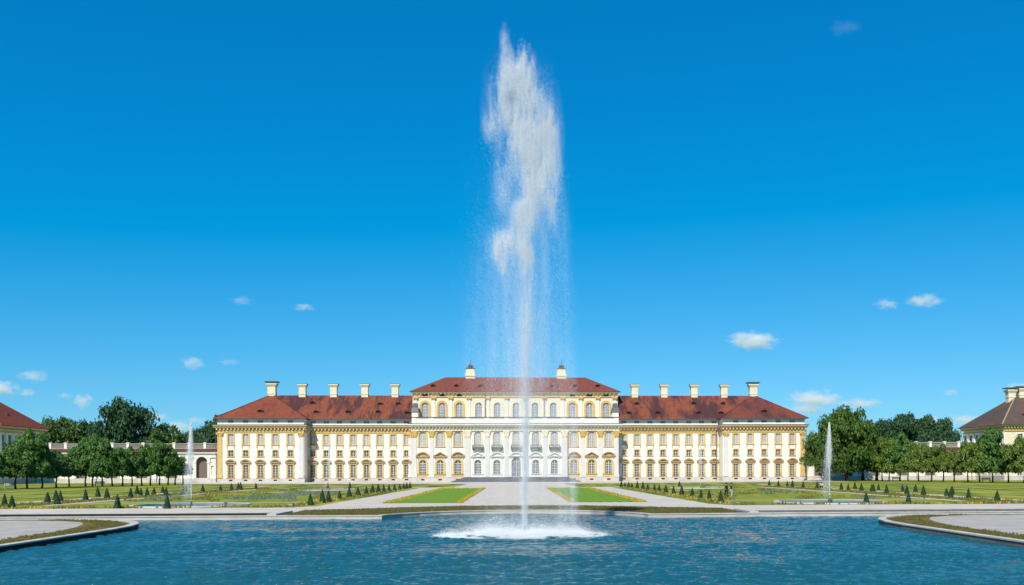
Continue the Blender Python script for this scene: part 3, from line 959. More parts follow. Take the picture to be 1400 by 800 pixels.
for s in (-1, 1):
    rc = sorted(-s * c_ for c_ in RIS); wc = sorted(-s * c_ for c_ in WING)
    ra, rb = sorted((s * 84.3, s * 60.1)); wa, wb = sorted((s * 60.0, s * 29.7))
    # risalit (end block) walls: front with openings, core behind it
    w_ = MB(); wall_panel(w_, ra, rb, 1.3, Z_ATT, [o for o in cols_openings(rc) if o[2] > 1]); w_.box(ra + 0.001, rb - 0.001, 0.36, 30, 0, Z_ATT)
    for xs_ in (ra, rb):
        w_.add([(xs_, 0, 1.3), (xs_, 0.5, 1.3), (xs_, 0.5, Z_ATT), (xs_, 0, Z_ATT)], [(0, 1, 2, 3)])
    w_.build('wall', M['wall'], P)
    w_ = MB(); wall_panel(w_, wa, wb, 1.3, Z_ATT, [o for o in cols_openings(wc) if o[2] > 1], YW); w_.box(wa, wb, YW + 0.36, YW + 18.4, 0, Z_ATT)
    w_.build('wall', M['wall'], P)
    for (a_, b_, y_, cs, inner_) in ((ra, rb, 0, rc, True), (wa, wb, YW, wc, False)):
        pl = MB(); wall_panel(pl, a_ - (0.12 if inner_ else 0), b_ + (0.12 if inner_ else 0), 0, 1.22, [o for o in cols_openings(cs) if o[2] < 1], y_ - 0.15, 0.3)
        pl.add([(a_ - (0.12 if inner_ else 0), y_ - 0.15, 1.22), (b_ + (0.12 if inner_ else 0), y_ - 0.15, 1.22), (b_ + (0.12 if inner_ else 0), y_ + 0.0, 1.3), (a_ - (0.12 if inner_ else 0), y_ + 0.0, 1.3)], [(0, 1, 2, 3)])
        if inner_:
            for xe in (a_ - 0.12, b_ + 0.12):
                pl.add([(xe, y_ - 0.15, 0), (xe, y_ + 30, 0), (xe, y_ + 30, 1.22), (xe, y_ - 0.15, 1.22)], [(0, 1, 2, 3)])
        pl.build('plinth', M['plinth'], P)
        fill_columns(cs, y_)
    entablature(ra, rb, 0.0, 14.2, Z_CORN, Z_ATT, 0.0)
    entablature(wa + (1.0 if s < 0 else 1.15), wb - (1.15 if s < 0 else 1.0), YW, 14.2, Z_CORN, Z_ATT)
    # entablature returns on the risalit's side faces
    for xe, dx in ((ra, -1), (rb, 1)):
        e = MB()
        x_in, x_out = xe, xe + dx * 0.95
        e.box(*sorted((x_in, x_out)), 0.05, 4.0 if (dx * s < 0) else 30, Z_CORN - 0.75, Z_CORN - 0.02)
        e.build('cornice', M['hood'], P)
        e = MB(); e.box(*sorted((x_in, xe + dx * 0.25)), 0.03, 4.2 if (dx * s < 0) else 30, 14.2, 14.8)
        e.build('architrave', M['ochre_soft'], P)
    # corner pilasters
    pilaster(s * 83.6, 0, 1.3, 1.3, 14.2, M['ochre'], M['ochre_soft'], 1.1)
    pilaster(s * 60.95, 0, 1.25, 1.3, 14.2, M['wall_grey'], M['ochre_soft'], 1.3)
    pilaster(s * 30.75, YW, 0.0 + 1.0, 1.3, 14.2, M['wall_grey'], M['ochre'], 1.3)
    # roofs
    eo = 0.85
    wr = MB()
    xa, xb = sorted((s * 72, s * 29.5))
    ye, yr, yb2, zr = YW - eo, 13.6, 23.8, 25.85
    wr.add([(xa, ye, Z_ATT + 0.2), (xb, ye, Z_ATT + 0.2), (xb, yr, zr), (xa, yr, zr), (xa, yb2, Z_ATT + 0.2), (xb, yb2, Z_ATT + 0.2)],
           [(0, 1, 2, 3), (3, 2, 5, 4), (0, 4, 5, 1)])
    xin = 60.0 - 0.85
    a_, b_ = sorted((s * xin, s * 29.5))
    wr.box(a_, b_, ye + 0.02, YW + 0.3, Z_ATT, Z_ATT + 0.197)
    roof = wr.build('roof', M['roof_wing'], P)
    gut = MB(); gut.box(a_, b_, ye - 0.14, ye - 0.003, Z_ATT + 0.02, Z_ATT + 0.22); gut.build('gutter', M['lead'], P)
    tan = (zr - Z_ATT - 0.2) / (yr - ye)
    for cxx in ((36.15, 45.15, 54.4, 63.6)):
        chimney(roof, s * cxx, 13.6, zr, 29.2, 1.95, 1.5)
    dl = [(-48.9, 20.0), (-40.1, 20.0), (-40.0, 22.6), (-58.0, 20.0), (-59.8, 22.9), (-31.6, 19.7), (-34.8, 22.6)] if s < 0 else \
         [(33.4, 19.7), (36.3, 22.7), (42.0, 19.7), (53.5, 22.8), (54.2, 19.7), (61.0, 19.7), (62.5, 22.8)]
    for dx, dz in dl:
        dormer(roof, dx, dz, ye, Z_ATT + 0.2, tan, mat=M['roof_wing'])
    xo0, xo1 = sorted((s * (84.3 + eo), s * (60.1 - eo)))
    rm = M['roof_red'] if s < 0 else M['roof_brown']
    roof = hip_roof('roof', xo0, xo1, -eo, 31, Z_ATT + 0.2, 26.0, s * 72.6 - 0.2, s * 72.6 + 0.2, 13.5, 24, rm)
    gut = MB(); gut.box(xo0, xo1, -eo - 0.13, -eo - 0.003, Z_ATT + 0.04, Z_ATT + 0.22); gut.build('gutter', M['lead'], P)
    chimney(roof, s * 72.6, 13.6, 26.0, 29.35, 2.3, 1.7, True)
    dormer(roof, s * 73.0 + 0.0, 20.0, -eo, Z_ATT + 0.2, 7.8 / 14.3, 1.5, 0.8, mat=rm)
    for (ax, ay, az), (bx, by, bz) in (((xo0, -eo, Z_ATT + 0.2), (s * 72.6 - 0.2, 13.5, 26.0)), ((xo1, -eo, Z_ATT + 0.2), (s * 72.6 + 0.2, 13.5, 26.0))):
        h_ = MB(); h_.tube((ax, ay, az + 0.02), (bx, by, bz + 0.02), 0.15, 0.15, 6); h_.build('hip_tiles', M['roof_wing'], roof)
    # downpipes
    d = MB(); d.tube((s * 59.2, YW - 0.28, 0.2), (s * 59.2, YW - 0.28, 15.4), 0.11, 0.11, 6); d.build('downpipe', M['lead'], P)
    d = MB(); d.tube((s * 84.6, -0.25, 0.2), (s * 84.6, -0.25, 15.4), 0.10, 0.10, 6); d.build('downpipe', M['lead'], P)

# central block
low_open, up_open, bel_open = [], [], []
for i, c_ in enumerate(CTR):
    if i == 5:
        low_open.append((c_, 1.35, 1.42, 7.0, True))
    else:
        low_open.append((c_, 1.02, 2.3, 6.3, True))
    up_open.append((c_, 1.05, 10.1, 14.45, True))
    bel_open.append((c_ * 1.005, 1.02, 18.9, 23.35, True))
CX = 29.6
w_ = MB(); wall_panel(w_, -CX, CX, 1.3, 16.6, low_open + up_open, 0.0, 0.4); w_.box(-CX + 0.001, CX - 0.001, 0.42, 27, 0, 16.55)
for xs_ in (-CX, CX):
    w_.add([(xs_, 0, 1.3), (xs_, 0.6, 1.3), (xs_, 0.6, 16.6), (xs_, 0, 16.6)], [(0, 1, 2, 3)])
w_.build('wall', M['wall'], P)
pl = MB(); pl.box(-CX - 0.15, CX + 0.15, -0.2, 0.4, 0, 1.3)
pl.build('plinth', M['plinth'], P)
for c_ in (-26.6, -21.65, -16.6, 16.7, 21.8, 26.75):
    v = vent.copy(); COL.objects.link(v); v.parent = P; v.location = (c_, -0.44, 0.45)
zc = 16.55
a = MB(); a.box(-CX - 0.3, CX + 0.3, -0.42, 0.02, 14.62, 15.05); a.box(-CX - 0.4, CX + 0.4, -0.52, 0.02, 15.052, 15.22); a.build('architrave', M['cream'], P)
f = MB(); f.box(-CX - 0.2, CX + 0.2, -0.3, 0.02, 15.222, 15.85); f.build('frieze', M['cream'], P)
b = MB()
for i in range(61):
    x = -CX + 2 * CX * i / 60
    b.box(x - 0.16, x + 0.16, -0.85, -0.302, 15.3, 15.848)
b.build('bracket_row', M['cream'], P)
c = MB(); c.box(-CX - 0.9, CX + 0.9, -1.15, 0.03, 15.852, 16.18); c.box(-CX - 1.1, CX + 1.1, -1.4, 0.03, 16.182, zc); c.build('cornice', M['pale'], P)
l = MB(); l.box(-CX - 1.15, CX + 1.15, -1.45, 0.6, zc + 0.003, zc + 0.16); l.build('cornice_flashing', M['lead'], P)
pa = MB(); pa.box(-CX, CX, -0.3, 0.1, zc + 0.163, 18.35)
for i, c_ in enumerate([-29.0, -24.1, -19.1, -13.75, -8.2, -2.7, 2.9, 8.4, 13.9, 19.25, 24.3, 29.0]):
    pa.box(c_ - 0.65, c_ + 0.65, -0.42, -0.302, zc + 0.163, 18.349)
pa.build('parapet', M['wall'], P)
te = MB(); te.box(-CX - 0.1, CX + 0.1, -0.5, 0.2, 18.353, 18.6); te.build('parapet_coping', M['lead'], P)
tf = MB(); tf.box(-CX, CX, 0.205, 8.3, 16.6, 16.9); tf.build('terrace_floor', M['plinth'], P)

PILX = [-29.0, -24.1, -19.1, -13.95, -8.2, -2.7, 2.9, 8.4, 14.0, 19.25, 24.3, 29.0]
for i, x in enumerate(PILX):
    pilaster(x, 0, 1.7 if i in (3, 8) else 1.25, 1.3, 14.62, M['wall_grey'], M['ochre_soft'] if i in (0, 1, 2, 9, 10, 11) else M['cream'], 2.0)

WIN = {}


def arched_kind(key, make, loc):
    if key not in WIN:
        WIN[key] = make(); WIN[key].location = loc
    else:
        c2 = copy_tree(WIN[key], P); c2.location = loc


for i, c_ in enumerate(CTR):
    side = i < 3 or i > 7
    sm = M['ochre'] if side else M['pale']
    hm = M['hood'] if side else M['pale']
    if i != 5:
        tri = i in (1, 3, 7, 9)
        arched_kind(('low', side, tri), lambda: window('arched_window', 2.04, 4.0, 0.55, sm, M['pane_dark'], True, (3, 4),
                    hood=('triangle' if tri else 'segment', 2.0, 5.15, 6.35), hood_mat=hm, parent=P, apron=0.98, bar_w=0.07), (c_, 0, 2.3))
    else:
        d = window('entrance_portal', 2.7, 5.58, 0.5, M['pale'], M['door'], True, (3, 3), hood=('segment', 2.2, 6.1, 7.2), hood_mat=M['pale'], parent=P, sill=False, bar_w=0.05)
        d.location = (c_, 0, 1.42)
    arched_kind(('up', side), lambda: window('arched_window', 2.1, 4.35, 0.42, sm if side else M['cream'], M['pane_curtain'], True, (3, 4), hood_mat=M['ochre_soft'] if side else M['pale'], parent=P), (c_, 0, 10.1))
    arched_kind(('bel', side), lambda: window('arched_window', 2.04, 4.45, 0.62, M['ochre_soft'] if side else M['cream'], M['pane_blue'], True, (3, 4), parent=P, bar_w=0.06, sill=False), (c_ * 1.005, 8.4, 18.9))
    if not side:
        b = MB()
        b.box(-1.6, 1.6, -1.0, 0.0, -0.35, -0.18)
        b.box(-1.55, 1.55, -0.96, -0.9, 0.80, 0.88)
        for k_ in range(21):
            x = -1.53 + k_ * 0.153
            b.box(x - 0.035, x + 0.035, -0.955, -0.905, -0.18, 0.80)
        for sx in (-1, 1):
            b.box(sx * 1.55 - 0.03, sx * 1.55 + 0.03, -0.9, 0.0, 0.80, 0.88)
            for k_ in range(5):
                b.box(sx * 1.55 - 0.025, sx * 1.55 + 0.025, -0.8 + k_ * 0.17, -0.76 + k_ * 0.17, -0.18, 0.80)
            b.box(sx * 1.2 - 0.15, sx * 1.2 + 0.15, -0.6, 0.0, -0.8, -0.352)
        b.build('balcony', M['iron'], P, (c_, 0, 9.75))

# belvedere storey, set back behind the terrace
YB, BX = 8.4, 30.4
w_ = MB(); wall_panel(w_, -BX, BX, 16.0, 26.45, bel_open, YB, 0.4); w_.box(-BX + 0.001, BX - 0.001, YB + 0.42, YB + 17, 12, 26.4)
for xs_ in (-BX, BX):
    w_.add([(xs_, YB, 16), (xs_, YB + 0.6, 16), (xs_, YB + 0.6, 26.45), (xs_, YB, 26.45)], [(0, 1, 2, 3)])
w_.build('wall', M['cream'], P)
for i in range(12):
    xm = [-29.5] + [(CTR[q] + CTR[q + 1]) / 2 * 1.005 for q in range(10)] + [29.5]
    pilaster(xm[i], YB, 0.85, 18.2, 25.0, M['pale'], M['ochre_soft'], 0.9)
a = MB(); a.box(-BX - 0.1, BX + 0.1, YB - 0.26, YB + 0.02, 24.95, 25.2); a.build('architrave', M['ochre_soft'], P)
b = MB()
for i in range(52):
    x = -BX + 2 * BX * i / 51
    b.box(x - 0.2, x + 0.2, YB - 0.6, YB - 0.02, 25.75, 26.2)
b.build('bracket_row', M['ochre_soft'], P)
c = MB(); c.box(-BX - 0.5, BX + 0.5, YB - 0.75, YB + 0.03, 26.202, 26.46); c.build('cornice', M['cream'], P)
for i in (0, 1, 2, 8, 9, 10):
    ov = MB()
    n = 16
    ov.add([(0.72 * math.cos(2 * math.pi * q / n), -0.03, 0.3 * math.sin(2 * math.pi * q / n)) for q in range(n)], [tuple(range(n))])
    for q in range(n):
        t0, t1 = 2 * math.pi * q / n, 2 * math.pi * (q + 1) / n
        pr = [(0.72 * math.cos(t0), 0.3 * math.sin(t0)), (0.84 * math.cos(t0), 0.4 * math.sin(t0)), (0.84 * math.cos(t1), 0.4 * math.sin(t1)), (0.72 * math.cos(t1), 0.3 * math.sin(t1))]
        ov.prism(pr, -0.1, 0.0)
    ov.build('oval_window', M['dark'], P, (CTR[i] * 1.005, YB - 0.005, 25.5))
broof = hip_roof('roof', -BX - 0.8, BX + 0.8, YB - 0.95, YB + 18, 26.62, 31.7, -21.4, 21.4, 17.0, 17.4, M['roof_belvedere'])
for s in (-1, 1):
    x = s * 13.9 + 0.1
    b = MB()
    b.box(x - 1.45, x + 1.45, 16.2, 18.2, 30, 33.0)
    b.box(x - 1.65, x + 1.65, 16.0, 18.4, 32.0, 32.3)
    b.box(x - 1.3, x + 1.3, 16.3, 18.1, 33.0, 33.9)
    b.taper(x, 17.2, 33.9, 34.3, 1.3, 0.9, 0.95, 0.7)
    b.build('chimney', M['cream'], broof)
    l = MB(); l.box(x - 1.4, x + 1.4, 16.2, 18.2, 34.302, 34.5); l.box(x - 0.75, x + 0.75, 16.6, 17.8, 34.502, 35.1); l.taper(x, 17.2, 35.1, 35.6, 0.95, 0.8, 0.4, 0.35); l.lathe([(0.3, 35.6), (0.1, 35.9), (0.07, 36.2), (0.2, 36.4), (0.05, 36.6), (0.035, 37.5)], x, 17.2, 8)
    l.build('chimney_cap', M['lead'], broof)
    for xx in (24.6, 17.6, 10.6):
        dormer(broof, s * xx, 28.1, YB - 0.95, 26.62, 5.08 / 9.55, 1.2, 0.8, mat=M['roof_belvedere'])
    # grey lantern hut standing on the terrace end
    h_ = MB(); h_.box(s * 29.3 - 0.9, s * 29.3 + 0.9, 4.2, 7.9, 16.9, 20.3)
    hut = h_.build('stair_hut', M['wall'], P)
    h_ = MB(); h_.taper(s * 29.3, 6.05, 20.303, 21.6, 1.1, 2.1, 0.85, 1.6); h_.taper(s * 29.3, 6.05, 21.603, 22.9, 0.7, 1.3, 0.6, 1.1)
    h_.build('hut_roof', M['lead'], hut)
    d = MB(); d.tube((s * 9.0 if s < 0 else 8.4, YB - 0.3, 17), (s * 9.0 if s < 0 else 8.4, YB - 0.3, 26), 0.12, 0.12, 6); d.build('downpipe', M['lead'], P)
d = MB(); d.tube((14.95, -0.3, 0.3), (14.95, -0.3, 15.8), 0.11, 0.11, 6); d.build('downpipe', M['lead'], P)
# entrance steps
st = MB()
for i in range(9):
    t = i / 8
    z0, z1 = 0.0 if i == 0 else 0.15 * i + 0.002, 0.15 * (i + 1)
    st.box(-18.2 + 3.6 * t, 18.2 - 3.6 * t, -8.4 + 4.6 * t, -0.25, z0, z1)
st.build('steps', M['step'], P)

# ------------------------------------------------------------------ galleries
gname = 'arcade_gallery'
G = empty(gname, (-111, 264, 0))
GX = 26.4
ARC = [-21.0, -12.6, -4.2, 4.2, 12.6, 21.0]
op = [(a_, 1.6, 1.3, 7.45, True) for a_ in ARC]
for a_ in ARC:
    for sx in (-1, 1):
        op.append((a_ + sx * 3.05, 0.55, 2.1, 4.9, True))
        op.append((a_ + sx * 3.05, 0.8, 5.6, 7.2, False))
w_ = MB(); wall_panel(w_, -GX, GX, 1.25, 8.4, [o for o in op if o[1] > 1.0 or abs(o[0]) < 24.5], 0.0, 0.5)
w_.box(-GX, GX, 2.4, 9.4, 0, 9.2); w_.build('wall', M['wall'], G)
for o in op:
    if o[1] < 1 and abs(o[0]) < 24.5:
        nb = MB(); nb.box(-o[1], o[1], 0.36, 0.5, o[2], o[3]); nb.build('niche', M['pale'], G, (o[0], 0, 0))
pl = MB(); pl.box(-GX, GX, -0.3, 0.3, 0, 1.25); pl.build('plinth', M['plinth'], G)
for a_ in ARC:
    b = MB(); b.arch(0, 4.55, 1.6, 2.1, -0.16, 0.05); b.box(-2.1, -1.6, -0.2, 0.05, 0.0, 4.55); b.box(1.6, 2.1, -0.2, 0.05, 0.0, 4.55)
    b.box(-2.3, -1.5, -0.3, 0.05, 4.3, 4.6); b.box(1.5, 2.3, -0.3, 0.05, 4.3, 4.6)
    r_ = b.build('archway', M['pale'], G, (a_, 0, 1.3))
    b = MB(); b.arch(0, 4.55, 2.1, 2.5, -0.08, 0.05); b.build('archivolt', M['wall_grey'], r_)
    b = MB(); b.box(-1.7, 1.7, 1.0, 1.2, 0.0, 6.3); b.build('gate', M['gate'], r_)
c = MB(); c.box(-GX, GX, -0.5, 0.03, 8.402, 8.9); c.build('cornice', M['wall'], G)
c = MB(); c.add([(-GX, -0.75, 8.92), (GX, -0.75, 8.92), (GX, 0.25, 9.75), (-GX, 0.25, 9.75), (-GX, 0.6, 9.75), (GX, 0.6, 9.75), (GX, 0.6, 8.92), (-GX, 0.6, 8.92)], [(0, 1, 2, 3), (3, 2, 5, 4), (0, 7, 6, 1)])
c.build('tile_strip', M['strip'], G)
c = MB(); c.box(-GX, GX, 0.62, 0.95, 9.2, 9.95); c.box(-GX, GX, 0.55, 1.0, 11.05, 11.3)
nbal = 200
for i in range(nbal):
    x = -GX + 2 * GX * (i + 0.5) / nbal
    c.box(x - 0.07, x + 0.07, 0.7, 0.86, 9.95, 11.05)
c.build('balustrade', M['baluster'], G)
for i in range(13):
    x = -GX + 0.4 + (2 * GX - 0.8) * i / 12
    c = MB(); c.box(-0.35, 0.35, 0.5, 1.05, 9.2, 11.302); c.box(-0.45, 0.45, 0.4, 1.15, 11.304, 11.55); c.build('balustrade_post', M['wall'], G, (x, 0, 0))
for x in (-25.2, -8.4, 8.4, 25.2):
    d = MB(); d.tube((x, -0.35, 0.2), (x, -0.35, 8.4), 0.1, 0.1, 6); d.build('downpipe', M['lead'], G)
tag(G, 'low white arcade with balustrade left of the palace behind the lime trees', 'gallery', 'arcades beside the palace')
G2 = copy_tree(G); G2.location = (111, 264, 0)
tag(G2, 'low white arcade with balustrade right of the palace behind the chestnuts', 'gallery', 'arcades beside the palace')

# ------------------------------------------------------------------ end pavilions
for s in (-1, 1):
    E_ = empty('pavilion', (s * 156.5, 248, 0))
    H = 19.0
    w_ = MB()
    fx = [-14.5, -9.2, -3.9, 1.4, 6.7, 12.0]
    op = [(x, 0.75, 10.4, 13.1, False) for x in fx] + [(x, 0.75, 6.9, 8.4, False) for x in fx] + [(x, 0.75, 1.4, 5.2, False) for x in fx]
    wall_panel(w_, -H, H, 1.3, 15.2, op, 0.0, 0.35)
    w_.box(-H + 0.3, H - 0.3, 0.36, 23, 0, 15.15)
    w_.build('wall', M['cream'] if s > 0 else M['wall'], E_)
    for x in fx:
        for nm, z0, h_, pm in (('tall_window', 10.4, 2.7, 'pane_curtain'), ('mezzanine_window', 6.9, 1.5, 'pane_dark'), ('hooded_window', 1.4, 3.8, 'pane_dark')):
            ww = window(nm, 1.5, h_, 0.4, M['pale'], M[pm], bars=(2, 3), parent=E_); ww.location = (x, 0, z0)
    # inner side face towards the garden: tall openings between white piers
    xi = -s * H
    sw = MB()
    ysd = [1.6, 5.0, 8.4, 11.8, 15.2, 18.6, 22.0]
    ops = [(y_, 0.85, 9.0, 13.3, False) for y_ in ysd] + [(y_, 0.75, 1.4, 5.2, False) for y_ in ysd]
    tmp = MB(); wall_panel(tmp, 0.0, 23, 1.3, 15.2, ops, 0.0, 0.3)
    for (px_, py_, pz_) in tmp.v:
        sw.v.append((xi + s * py_, px_, pz_))
    sw.f = [tuple(reversed(q)) if s < 0 else q for q in tmp.f]
    sw.build('side_wall', M['wall'], E_)
    for y_ in ysd:
        for z0, z1, hw_ in ((9.0, 13.3, 0.85), (1.4, 5.2, 0.75)):
            wn = MB(); wn.box(*sorted((xi + s * 0.27, xi + s * 0.292)), y_ - hw_, y_ + hw_, z0, z1)
            o = wn.build('side_window', M['pane_dark'], E_)
            fr = MB(); fr.box(*sorted((xi + s * 0.2, xi + s * 0.265)), y_ - 0.05, y_ + 0.05, z0, z1); fr.box(*sorted((xi + s * 0.2, xi + s * 0.264)), y_ - hw_, y_ + hw_, (z0 + z1) / 2 - 0.05, (z0 + z1) / 2 + 0.05)
            fr.build('frame', M['muntin'], o)
    pr = MB()
    for y_ in [0.4] + [y + 1.7 for y in ysd]:
        pr.box(*sorted((xi - s * 0.22, xi + s * 0.02)), max(-0.2, y_ - 0.55), min(23, y_ + 0.55), 8.6, 13.8)
    pr.build('pier_row', M['wall'], E_)
    pl = MB(); pl.box(-H - 0.15, H + 0.15, -0.15, 23.1, 0, 1.3); pl.build('plinth', M['plinth'], E_)
    bn = MB(); bn.box(-H - 0.25, H + 0.25, -0.25, 23.2, 13.9, 14.35); bn.box(-H - 0.3, H + 0.3, -0.3, 23.2, 8.0, 8.45); bn.build('string_course', M['ochre_soft'], E_)
    br = MB()
    for i in range(44):
        x = -H + 2 * H * i / 43
        br.box(x - 0.18, x + 0.18, -0.75, 0.02, 14.75, 15.25)
    for i in range(26):
        y_ = 23.0 * i / 25
        br.box(*sorted((xi - s * 0.75, xi + s * 0.02)), y_ - 0.18, y_ + 0.18, 14.75, 15.25)
    br.build('bracket_row', M['ochre_soft'], E_)
    cn = MB(); cn.box(-H - 0.85, H + 0.85, -0.85, 23.8, 15.252, 15.6); cn.build('cornice', M['cream'], E_)
    rf = hip_roof('roof', -H - 1.3, H + 1.3, -1.3, 24.3, 15.75, 24.6, -H + 9.6, H - 9.6, 11.3, 11.7, M['roof_moss'] if s > 0 else M['roof_red'], E_, 0.14)
    dormer(rf, xi * 0.6, 18.3, -1.3, 15.75, 8.85 / 12.6, 1.4, 0.8, mat=M['roof_moss'] if s > 0 else M['roof_red'])
    if s > 0:
        chimney(rf, -H + 8.3, 11.5, 24.0, 26.5, 2.1, 1.7, True)
        chimney(rf, -H + 11.6, 11.5, 24.6, 26.9, 2.1, 1.7, True)
        for (bx, by, bz) in ((-H + 9.6, 11.3, 24.6),):
            h_ = MB(); h_.tube((-H - 1.3, -1.3, 15.8), (bx, by, bz), 0.16, 0.16, 6); h_.build('hip_tiles', M['hood'], rf)
    else:
        # small round dormer on the side slope
        dm = MB(); dm.box(H - 4.2, H - 2.6, 8.5, 9.9, 18.0, 19.4); dm.build('dormer', M['lead'], rf)
    tag(E_, 'end pavilion with red brown hipped roof cut by the left edge' if s < 0 else 'yellow end pavilion with mossy hipped roof and two chimneys', 'pavilion', 'pavilions at the arcade ends')


# ------------------------------------------------------------------ trees
def crown_mesh(name, seed, n_clumps, leaves, shape, leaf, mat, flat_bottom=0.0):
    """unit crown: leaf faces on the skins of many clumps spread through an uneven volume (about -1..1 wide, 0..1 high)"""
    r = np.random.default_rng(seed)
    C_ = []
    while len(C_) < n_clumps:
        p = r.uniform(-1, 1, 3); p[2] = r.uniform(0, 1)
        wdt = shape(p[2])
        d_ = math.hypot(p[0], p[1])
        if d_ < wdt * (0.80 + 0.25 * r.random()) and d_ > wdt * 0.25 * r.random():
            C_.append((p[0], p[1], p[2], r.uniform(0.16, 0.30) * (0.75 + 0.5 * wdt)))
    C_ = np.array(C_)
    idx = r.integers(0, n_clumps, leaves)
    d_ = r.normal(0, 1, (leaves, 3)); d_ /= np.linalg.norm(d_, axis=1)[:, None]
    d_[:, 2] = np.where(d_[:, 2] < -0.35, -d_[:, 2] * 0.6, d_[:, 2])
    rad = C_[idx, 3] * r.uniform(0.62, 1.08, leaves)
    pos = C_[idx, :3] + d_ * rad[:, None] * np.array([1, 1, 0.72])
    pos[:, 2] = np.maximum(pos[:, 2], flat_bottom + r.normal(0, 0.025, leaves))
    nrm = d_ + r.normal(0, 0.55, (leaves, 3)); nrm[:, 2] += 0.35
    nrm /= np.linalg.norm(nrm, axis=1)[:, None]
    t = np.cross(nrm, r.normal(0, 1, (leaves, 3))); t /= np.linalg.norm(t, axis=1)[:, None]
    b = np.cross(nrm, t)
    sz = leaf * r.uniform(0.6, 1.35, leaves)[:, None]
    V = np.stack([pos - t * sz, pos + b * sz * 0.6, pos + t * sz, pos - b * sz * 0.6], 1).reshape(-1, 3)
    F = np.arange(leaves * 4).reshape(-1, 4)
    return big_mesh(name, V, F, mat)


def trunk_mesh(name, seed, h, r_base, spread, n_limb, mat):
    rr = random.Random(seed)
    b = MB()
    p = Vector((0, 0, 0)); rad = r_base
    segs = 4
    b.tube((0, 0, -0.3), (0, 0, 0.25), r_base * 1.45, r_base * 1.02, 9)
    for i in range(segs):
        q = Vector((p.x + rr.uniform(-.04, .04) * h, p.y + rr.uniform(-.04, .04) * h, (i + 1) * h / segs))
        b.tube(p + Vector((0, 0, 0.02)), q, rad, rad * 0.88, 9); p = q; rad *= 0.88
    for i in range(n_limb):
        a_ = 2 * math.pi * (i + rr.random() * 0.6) / n_limb
        e = p + Vector((math.cos(a_) * spread, math.sin(a_) * spread, rr.uniform(0.5, 1.1) * spread))
        mid = p.lerp(e, 0.5) + Vector((0, 0, 0.18 * spread))
        b.tube(p - Vector((0, 0, 0.1)), mid, rad * 0.62, rad * 0.42, 6); b.tube(mid, e, rad * 0.42, rad * 0.15, 6)
        for q in range(2):
            e2 = mid + Vector((rr.uniform(-.6, .6), rr.uniform(-.6, .6), rr.uniform(.3, .8))) * spread
            b.tube(mid, e2, rad * 0.3, rad * 0.1, 5)
    b.tube(p - Vector((0, 0, 0.1)), p + Vector((0, 0, spread * 1.6)), rad * 0.8, rad * 0.2, 7)
    me = b.mesh(name); me.materials.append(mat)
    return me


def lime_shape(z):
    return max(0.05, (0.92 if z < 0.3 else 0.92 * math.sqrt(max(0, 1 - ((z - 0.3) / 0.74) ** 2))))


def round_shape(z):
    return max(0.05, math.sqrt(max(0.0, 1 - ((z - 0.45) / 0.6) ** 2)))


def cone_shape(z):
    return max(0.06, 0.95 * (1 - z * 0.85) if z > 0.25 else 0.8)


LIME = [crown_mesh('crown', 100 + i, 58, 9500, lime_shape, 0.055, M['lime_leaf']) for i in range(4)]
LIMEY = [crown_mesh('crown', 200 + i, 52, 8500, lime_shape if i < 2 else cone_shape, 0.056, M['lime_leaf_yellow']) for i in range(4)]
CHEST = [crown_mesh('crown', 300 + i, 90, 15000, round_shape, 0.042, M['chestnut_leaf']) for i in range(3)]
DARK = [crown_mesh('crown', 400 + i, 80, 15000, round_shape, 0.040, M['dark_leaf']) for i in range(3)]
MID = [crown_mesh('crown', 500 + i, 80, 15000, round_shape, 0.040, M['mid_leaf']) for i in range(3)]
TRUNKS = [trunk_mesh('trunk', 600 + i, 3.2, 0.19, 1.5, 5, M['bark']) for i in range(3)]
BIGTRUNK = [trunk_mesh('trunk', 700 + i, 3.6, 0.48, 4.0, 6, M['bark']) for i in range(2)]
TALLTRUNK = [trunk_mesh('trunk', 800 + i, 8.0, 0.5, 5.0, 6, M['bark']) for i in range(2)]


def tree(name, x, y, top, bottom, width, crown, trunk, label, group, depth=None, tscale=1.0, seed=0):
    rr = random.Random(seed)
    t = empty(name, (x, y, 0), 0)
    tag(t, label, 'tree', group)
    tr_ = link('trunk', trunk, t); tr_.scale = (tscale, tscale, (bottom + 0.25 * (top - bottom)) / 3.3 if trunk in TRUNKS else (bottom + 2.0) / (4.0 if trunk in BIGTRUNK else 9.0)); tr_.rotation_euler = (0, 0, rr.uniform(0, 6))
    c_ = link('crown', crown, t); c_.location = (0, 0, bottom); c_.scale = (width / 2, (depth or width) / 2, (top - bottom))
    c_.rotation_euler = (0, 0, rr.uniform(0, 6) if depth is None else 0)
    return t


